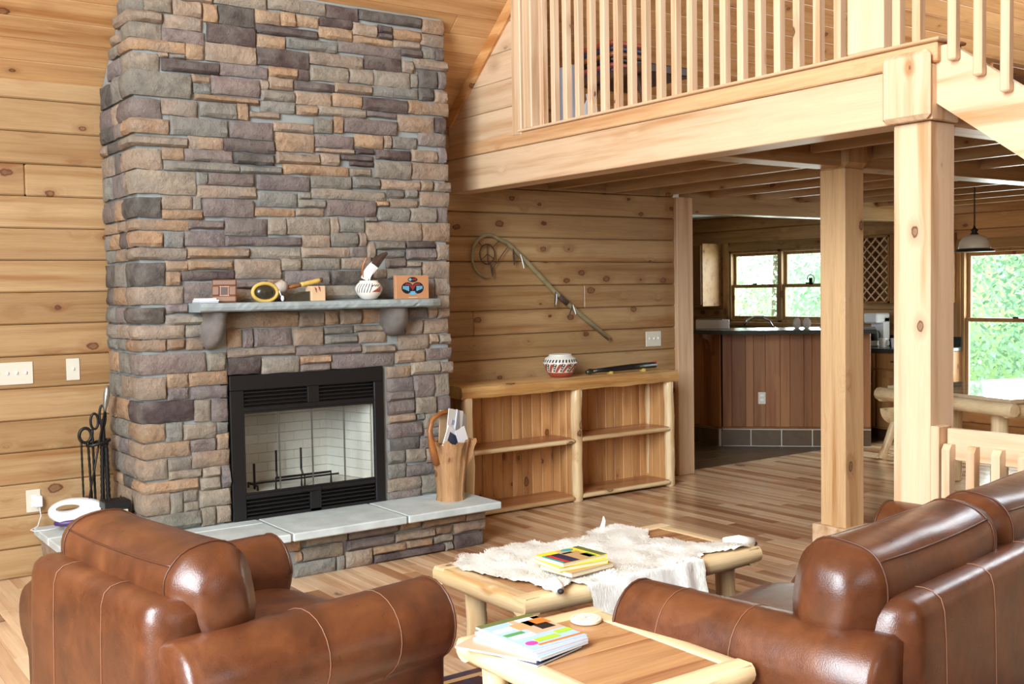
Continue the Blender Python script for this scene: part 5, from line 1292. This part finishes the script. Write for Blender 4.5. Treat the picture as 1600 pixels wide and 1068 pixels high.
# outward normal check: for A->B the viewer is at negative x and y
dd = (B_-A_).normalized(); nn = Vector((dd.y, -dd.x)); s2 = 1 if nn.dot(Vector((-1, -1))) > 0 else -1
facecore = MB(); facebox(facecore, A_, B_, 0, LF, -s2*.30, -s2*.02, 0, 1.085, 0); facecore.box(7.64, 7.95, .95, 2.6, 0, 1.085)
part('core', facecore, 'brown', pn)
u = 0; k = 0
while u < LF-.02:
    w = min([.088, .13, .075, .11, .14][k % 5], LF-u); part('panel_board', facebox(MB(), A_, B_, u+.0006, u+w-.0006, -s2*.02, s2*.0, .185, 1.085), 'slat', pn); u += w; k += 1
y = .905
while y < 2.6:
    part('panel_board', MB().box(7.62, 7.64, y+.0006, y+.109, .185, 1.085, .003), 'slat', pn); y += .11
u = 0
facebox_t = lambda mb, a_, b_, z0, z1, o0, o1: facebox(mb, A_, B_, a_, b_, o0, o1, z0, z1, .002)
part('plinth_core', facebox(MB(), A_, B_, 0, LF, -s2*.02, s2*.008, 0, .168, 0).box(7.612, 7.64, .905, 2.6, 0, .168), 'grout', pn)
u = -.02
while u < LF-.05:
    part('plinth_tile', facebox_t(MB(), u+.003, min(u+.279, LF), .007, .158, s2*.006, s2*.016), 'tile', pn); u += .286
y = .91
while y < 2.5: part('plinth_tile', MB().box(7.598, 7.612, y+.003, y+.283, .004, .162, .002), 'tile', pn); y += .286
part('plinth_cap', facebox(MB(), A_, B_, -.01, LF, -s2*.01, s2*.02, .168, .185).box(7.595, 7.63, .9, 2.6, .168, .185, .003), 'slat', pn)
ct = [(7.40, 2.6), (7.40, .80), (7.42, .68), (7.48, .56), (8.04, .0), (8.36, -.32), (8.92, .10), (8.0, 1.05), (8.0, 2.6)]
part('bar_top', MB().prism(ct, 2, 1.087, 1.125), 'counter', pn)
lc = [(7.96, 2.6), (7.96, 1.12), (8.86, .22), (9.1, .5), (8.6, 1.5), (8.6, 2.6)]
part('lower_top', MB().prism(lc, 2, .89, .925), 'counter', pn)
part('lower_cabinet', MB().prism([(7.96, 2.6), (7.96, 1.1), (8.82, .25), (9.0, .5), (8.52, 1.45), (8.52, 2.6)], 2, 0, .89), 'cab', pn)
mb = MB(); mb.prism([(-.0, 1.085), (-.16, 1.085), (-.155, 1.05), (-.10, 1.03), (-.07, .98), (-.06, .93), (-.02, .88), (0, .87)], 1, -.03, .03)
d_ = Matrix.Translation((7.62, 1.0, 0)); part('bracket', MB().add(mb.v, mb.f, d_), 'slat', pn)
P_ = A_+dd*.50
ol = thing('wall_outlet', (P_.x, P_.y, .46), 'small pale outlet on the wood-panelled breakfast bar', 'outlet')
part('cover', facebox(MB(), A_, B_, .335, .405, s2*.0005, s2*.006, .405, .52), 'ivory', ol)
for zz in (.435, .478): part('socket', facebox(MB(), A_, B_, .353, .387, s2*.006, s2*.008, zz, zz+.022), 'white', ol)
o = thing('white_carton', (7.78, 1.15, 1.126), 'open white carton at the left end of the breakfast bar', 'box')
Mx = Matrix.Translation((7.76, 1.13, 1.126)) @ Matrix.Rotation(R_(-48), 4, 'Z')
part('body', MB().box(-.16, .16, -.07, .07, 0, .085, .002, Mx), 'paper', o); part('flap', MB().box(-.15, .10, -.06, .08, .085, .092, 0, Mx), 'brown', o)
part('blue_mark', MB().box(.162, .163, -.03, .03, .02, .07, 0, Mx), 'paper_navy', o)
o = thing('arched_faucet', (8.35, 1.2, .925), 'tall arched chrome faucet behind the breakfast bar', 'faucet')
fp = [(x+.12, y-.34, z) for x, y, z in [(8.30, 1.26, .925), (8.30, 1.26, 1.12), (8.27, 1.29, 1.19), (8.22, 1.34, 1.225), (8.16, 1.40, 1.225), (8.11, 1.45, 1.19), (8.09, 1.47, 1.14)]]
part('spout', MB().tube(fp, [.018, .016, .015, .014, .013, .013, .016], 10), 'chrome', o, smooth=2); part('base', MB().lathe([(.03, 0), (.025, .02)], 14, (8.42, .92, .925)), 'chrome', o, smooth=True)
for k, (x, y) in enumerate(((8.16, .42), (8.24, .37))):
    o = solo('round_shaker', MB().lathe([(.018, 0), (.036, .02), (.042, .05), (.034, .08), (.016, .10)], 16, (x, y, 1.1255)), 'fur_grey', (x, y, 1.1255), ('left' if k == 0 else 'right')+' one of two round grey shakers on the breakfast bar', 'shaker', smooth=True)
o = thing('serving_tray', (8.40, .16, 1.126), 'dark tray with white crockery on the breakfast bar beside farther post', 'tray')
part('tray', MB().box(8.30, 8.52, .05, .27, 1.126, 1.138, .004), 'black', o)
part('dish', MB().lathe([(.04, 0), (.07, .02)], 18, (8.37, .19, 1.138)), 'paper', o, smooth=True); part('dish', MB().lathe([(.03, 0), (.045, .018)], 18, (8.46, .11, 1.138)), 'paper', o, smooth=True)
# base cabinets along the far wall
bc = thing('base_cabinet_run', (9.45, 1.0, 0), 'pine base cabinets with a dark countertop under the kitchen windows', 'cabinet')
part('body', MB().box(9.14, 9.79, -.26, 3.6, .10, .86), 'cab', bc); part('toe_kick', MB().box(9.2, 9.79, -.24, 3.6, 0, .10), 'brown', bc)
part('countertop', MB().box(9.10, 9.795, -.28, 3.6, .862, .90, .004), 'counter', bc); part('backsplash', MB().box(9.77, 9.795, -.28, 3.6, .902, 1.0, .003), 'counter', bc)
for k in range(8):
    y = -.24+k*.48
    dw = part('drawer', MB().box(9.12, 9.14, y+.012, y+.468, .70, .85, .004), 'cab', bc); part('pull', MB().box(9.105, 9.12, y+.18, y+.30, .768, .78, .003), 'bronze', dw)
    dr = part('door', MB().box(9.12, 9.14, y+.012, y+.468, .12, .685, .004), 'cab', bc); part('raised_panel', MB().box(9.112, 9.121, y+.08, y+.40, .19, .615, .006), 'cab', dr); part('pull', MB().box(9.10, 9.113, y+.03, y+.042, .56, .66, .003), 'bronze', dr)
wr = thing('wine_rack_cabinet', (9.62, .45, 1.34), 'upper cabinet with a diagonal lattice wine rack in the kitchen', 'cabinet')
y0, y1, z0, z1 = .32, .66, 1.34, 2.03
part('box', MB().box(9.46, 9.79, y0, y0+.02, z0, z1).box(9.46, 9.79, y1-.02, y1, z0, z1).box(9.46, 9.79, y0, y1, z0, z0+.02).box(9.46, 9.79, y0, y1, z1-.02, z1).box(9.77, 9.79, y0, y1, z0, z1), 'cab', wr)
import itertools
wy, wz = y1-y0-.04, z1-z0-.04
for s_ in (1, -1):
    c = -wz+.06
    while c < wy:
        # line y = c + t (s=1) or mirrored, z = t
        t0 = max(0, -c); t1 = min(wz, wy-c)
        if t1-t0 > .03:
            pa = (c+t0, t0); pb = (c+t1, t1)
            if s_ < 0: pa = (wy-pa[0], pa[1]); pb = (wy-pb[0], pb[1])
            part('lattice_slat', MB().tube([(9.47+(.006 if s_ > 0 else 0), y0+.02+pa[0], z0+.02+pa[1]), (9.47+(.006 if s_ > 0 else 0), y0+.02+pb[0], z0+.02+pb[1])], .009, 4), 'pale_z', wr)
        c += .105
uc = thing('glass_door_cabinet', (9.62, .05, 1.34), 'upper kitchen cabinet with a glass door right of the wine rack', 'cabinet')
part('box', MB().box(9.48, 9.79, -.22, .315, 1.34, 1.36).box(9.48, 9.79, -.22, .315, 2.01, 2.03).box(9.48, 9.79, -.22, -.20, 1.36, 2.01).box(9.48, 9.79, .295, .315, 1.36, 2.01).box(9.77, 9.79, -.20, .295, 1.36, 2.01), 'cab', uc)
dr = part('door', MB().box(9.46, 9.48, -.22, .315, 1.34, 1.41, .003).box(9.46, 9.48, -.22, .315, 1.96, 2.03, .003).box(9.46, 9.48, -.22, -.15, 1.41, 1.96, .003).box(9.46, 9.48, .245, .315, 1.41, 1.96, .003), 'cab', uc)
part('pane', MB().box(9.468, 9.472, -.15, .245, 1.41, 1.96), 'glass', dr)
uc2 = thing('upper_cabinet', (9.62, 3.3, 1.32), 'closed pine upper cabinet left of the kitchen windows', 'cabinet')
part('box', MB().box(9.46, 9.79, 2.925, 3.9, 1.30, 2.06, .003), 'kitchen_pine', uc2); part('door', MB().box(9.44, 9.46, 2.94, 3.38, 1.32, 2.04, .005), 'cab', uc2); part('door', MB().box(9.44, 9.46, 3.40, 3.88, 1.32, 2.04, .005), 'cab', uc2)
o = thing('coffee_maker', (9.4, .47, .90), 'white coffee maker on the far kitchen counter', 'coffee maker')
part('tower', MB().box(9.36, 9.56, .38, .54, .902, .96, .01).box(9.46, 9.56, .38, .54, .96, 1.20, .01).box(9.34, 9.56, .38, .54, 1.14, 1.24, .012), 'white', o); part('carafe', MB().lathe([(.05, 0), (.06, .05), (.045, .10)], 16, (9.41, .46, .962)), 'black', o, smooth=True)
for k, (x, y) in enumerate(((9.3, .28), (9.36, .18))): solo('white_mug', MB().lathe([(.035, 0), (.042, .05), (.045, .09)], 16, (x, y, .901)), 'paper', (x, y, .901), ('nearer' if k == 0 else 'farther')+' white mug lying beside the coffee maker'.replace('lying', 'standing'), 'mug', smooth=True)
# leaf suncatcher on window
o = solo('window_ornament', MB().tube([(9.80, 1.58+.05*math.cos(t), 1.60+.055*math.sin(t)) for t in [2*math.pi*i/16 for i in range(13)]], .006, 6).box(9.795, 9.805, 1.555, 1.60, 1.545, 1.62), 'black', (9.80, 1.58, 1.56), 'small dark ornament on the right kitchen window rail', 'ornament')

# =================================================================== DINING
dt = thing('dining_table', (7.75, -1.9, 0), 'log dining table with a glossy pale top by the far window', 'table')
T = Matrix.Translation((7.02, -1.82, 0)) @ Matrix.Rotation(R_(-16), 4, 'Z')
MAT['glossy_top'] = plain('polished_table_top', (214, 190, 156), .08, coat=.6)
MAT['log_dining_y'] = MAT['log_y']; MAT['log_dining_x'] = MAT['log_x']
for k in range(6): part('top_board', MB().box(.04, 1.9, -.62+k*.207, -.62+k*.207+.206, .715, .745, .003, T), 'glossy_top', dt)
def lg(nm, par, p0, p1, r, seed, mat, Mx=T, sg=10): 
    mb = log(MB(), p0, p1, r, seed, .006, 6, sg); mb.v = [tuple(Mx @ Vector(v)) for v in mb.v]; return part(nm, mb, mat, par, smooth=True)
lg('rail', dt, (0, -.70, .68), (0, .68, .68), .05, 1, 'log_y'); lg('rail', dt, (1.92, -.66, .68), (1.92, .66, .68), .05, 2, 'log_y')
lg('rail', dt, (-.02, -.64, .665), (1.95, -.64, .665), .045, 3, 'log_x'); lg('rail', dt, (-.02, .64, .665), (1.95, .64, .665), .045, 4, 'log_x')
for k, (a_, b_) in enumerate(((.14, -.42), (.5, .42), (1.78, -.50), (1.78, .50))): lg('leg', dt, (a_, b_, 0), (a_, b_, .65), .062, 5+k, 'log_z')
def bench(name, Mx, label, ln=.5):
    o = thing(name, tuple(Mx.translation), label, 'bench')
    mb = MB(); vs = []; fs = []; m = 12
    for i in range(2):
        for k in range(m+1):
            t = math.pi+math.pi*k/m; vs.append((-ln/2+ln*i, .17*math.cos(t), .44+.15*math.sin(t)))
    n = m+1
    fs = [(k, k+1, n+k+1, n+k) for k in range(m)]+[(m, 0, n, n+m)]+[tuple(range(n))[::-1], tuple(n+k for k in range(n))]
    mb.add(vs, fs, Mx); part('half_log_seat', mb, 'log_x', o)
    for k, (a_, b_) in enumerate(((-1, -1), (-1, 1), (1, -1), (1, 1))):
        lg('leg', o, (a_*(ln/2-.04), b_*.19, 0), (a_*(ln/2-.09), b_*.07, .36), .035, k+11, 'log_z', Mx)
    return o
bench('half_log_stool', Matrix.Translation((8.25, -.80, 0)) @ Matrix.Rotation(R_(80), 4, 'Z'), 'half-log stool between the two loft posts, beyond them', .5)
bench('half_log_stool', Matrix.Translation((6.9, -3.0, 0)) @ Matrix.Rotation(R_(90), 4, 'Z'), 'half-log stool at the right picture edge by the dining table', .5)
def chair(name, Mx, label):
    o = thing(name, tuple(Mx.translation), label, 'chair')
    for k, (a_, b_) in enumerate(((-.2, -.2), (-.2, .2), (.2, -.2), (.2, .2))): lg('leg', o, (a_, b_, 0), (a_, b_, .43 if a_ > 0 else .72), .028, k+21, 'log_z', Mx)
    part('seat', MB().box(-.23, .23, -.23, .23, .42, .455, .01, Mx), 'log_y', o)
    lg('top_rail', o, (-.2, -.24, .68), (-.2, .24, .68), .028, 31, 'log_y', Mx); lg('lower_rail', o, (-.2, -.22, .50), (-.2, .22, .50), .02, 32, 'log_y', Mx)
    for k in range(4): lg('spindle', o, (-.2, -.13+k*.087, .51), (-.2, -.13+k*.087, .66), .020, k+40, 'log_z', Mx)
    return o
chair('log_chair', T @ Matrix.Translation((.55, -.95, 0)) @ Matrix.Rotation(R_(90), 4, 'Z'), 'log chair with spindle back on the near side of dining table')
chair('log_chair', T @ Matrix.Translation((1.25, -.95, 0)) @ Matrix.Rotation(R_(90), 4, 'Z'), 'second log chair, farther right along the dining table')
pl = thing('pendant_lamp', (7.8, -1.61, 1.77), 'bronze pendant lamp with a cream ribbed glass shade over the dining table', 'lamp')
part('rod', MB().tube([(7.8, -1.61, 1.93), (7.8, -1.61, 2.435)], .006, 8), 'bronze', pl); part('canopy', MB().lathe([(.05, -.02), (.05, 0)], 16, (7.8, -1.61, 2.436)), 'bronze', pl)
mb = MB(); mb.lathe([(.112, .0), (.118, .015), (.11, .06), (.085, .10), (.04, .12), (.02, .12)], 36, (7.8, -1.61, 1.785))
part('glass_shade', mb, 'shade', pl, smooth=2); part('metal_rim', MB().lathe([(.15, -.012), (.145, .0), (.105, .018), (.10, .012), (.14, -.008)], 36, (7.8, -1.61, 1.785)), 'bronze', pl, smooth=2)
part('neck', MB().lathe([(.03, 0), (.035, .012), (.018, .03), (.03, .045), (.012, .06), (.006, .08)], 16, (7.8, -1.61, 1.895)), 'bronze', pl, smooth=2)
# =================================================================== LOFT CONTENTS
lt = thing('loft_table', (5.2, -1.6, 2.5), 'dark brown side table with splayed legs behind the loft balusters', 'table')
part('top', MB().box(4.35, 4.75, -1.62, -1.02, 2.80, 2.855, .008), 'brown', lt)
for (a_, b_) in ((4.4, -1.56), (4.7, -1.56), (4.4, -1.08), (4.7, -1.08)): part('leg', MB().tube([(a_, b_+(.05 if b_ < -1.3 else -.05), 2.80), (a_, b_+(-.04 if b_ < -1.3 else .04), 2.501)], .018, 6), 'brown', lt)
o = thing('woven_blanket', (4.9, -1.25, 3.0), 'folded dark red and blue woven blanket on the loft table', 'blanket')
for k, m_ in enumerate(('paper_navy', 'pot_red', 'ink_black', 'copper', 'paper_navy', 'pot_red')): part('fold', MB().box(4.40, 4.68, -1.28, -.96, 2.856+k*.034, 2.856+k*.034+.032, .01), m_, o)
o = solo('white_folder', MB().box(4.32, 4.35, -.98, -.84, 2.501, 2.95, .004), 'paper_grey', (4.33, -.9, 2.501), 'pale upright panel at the left of the loft table', 'panel')
o = solo('glass_vase', MB().lathe([(.04, 0), (.055, .06), (.045, .12), (.02, .17), (.025, .2)], 16, (4.2, -1.3, 2.5015)), 'paper_grey', (4.2, -1.3, 2.5015), 'grey-green vase on the loft floor before the dark table', 'vase', smooth=True)
# =================================================================== OUTSIDE
gnd = MB(); vs = []; fs = []
for i in range(21):
    for j in range(21):
        x = 10.2+i*2.2; y = -22+j*2.6; vs.append((x, y, -1.0+max(0, (x-15))*.10+.3*noise.noise(Vector((x*.2, y*.2, 0)))))
for i in range(20):
    for j in range(20): a_ = i*21+j; fs.append((a_, a_+1, a_+22, a_+21))
o = struct('meadow_ground', gnd.add(vs, fs), 'grass', smooth=2)
def tree(x, y, h, seed, label, tone):
    rs = random.Random(seed); zb_ = -1.0+max(0, (x-15))*.10
    o = thing('leafy_tree', (x, y, zb_), label, 'tree', 'trees outside the windows')
    mb = MB().tube([(x, y, zb_-.2), (x+.1, y, zb_+h*.4), (x, y+.15, zb_+h*.85)], [.16, .11, .04], 7)
    for k in range(5): a_ = rs.uniform(0, 6.28); z = zb_+h*rs.uniform(.25, .6); mb.tube([(x, y, z), (x+math.cos(a_)*h*.16, y+math.sin(a_)*h*.16, z+h*.16)], [.05, .02], 5)
    part('trunk', mb, 'bark', o, smooth=True)
    mb = MB(); cl_ = [(rs.gauss(0, h*.17), rs.gauss(0, h*.17), h*rs.uniform(.08, .98)) for _ in range(26)]
    for _ in range(9000):
        c = cl_[rs.randrange(26)]; rr_ = h*.13
        p = Vector((x+c[0]+rs.gauss(0, rr_*.5), y+c[1]+rs.gauss(0, rr_*.5), zb_+c[2]+rs.gauss(0, rr_*.45)))
        a_ = Vector((rs.gauss(0, 1), rs.gauss(0, 1), rs.gauss(0, 1))).normalized(); b_ = a_.orthogonal().normalized(); s_ = rs.uniform(.04, .085); k = rs.uniform(.85, 1.12)
        mb.cur = (tone[0]*k, tone[1]*k, tone[2]*k, 1); c2 = a_.cross(b_)
        mb.add([p-b_*s_, p+c2*s_*.5, p+b_*s_, p-c2*s_*.5], [(0, 1, 2, 3)])
    part('foliage', mb, 'leaf', o, kind='stuff')
tl_ = [(17, 4.6, 6.5, 'nearest leafy tree behind the left kitchen window'), (18.5, 7.2, 7, 'broad leafy tree left behind the kitchen windows'), (19, 2.9, 7.5, 'tall leafy tree behind the right kitchen window'), (18, -1.2, 6.5, 'pale leafy tree seen through the left part of dining window'), (19.5, -3.6, 7.5, 'leafy tree seen through the middle of dining window'), (18, -6.0, 7, 'leafy tree at the right edge of the dining window view'), (23, 1.0, 9, 'far leafy tree between the kitchen and dining windows'), (24, 6, 9.5, 'far tall tree behind the kitchen window trees'), (24, 10.5, 9, 'far tree at the left end of the tree line'), (24, -4.5, 9.5, 'far tall tree behind the dining window trees'), (22.5, 13, 8, 'outermost left tree beyond the kitchen')]
for k, (x, y, h, lb) in enumerate(tl_): tree(x, y, h, k+2, lb, [(.48, .70, .50), (.56, .76, .56), (.44, .66, .52)][k % 3])
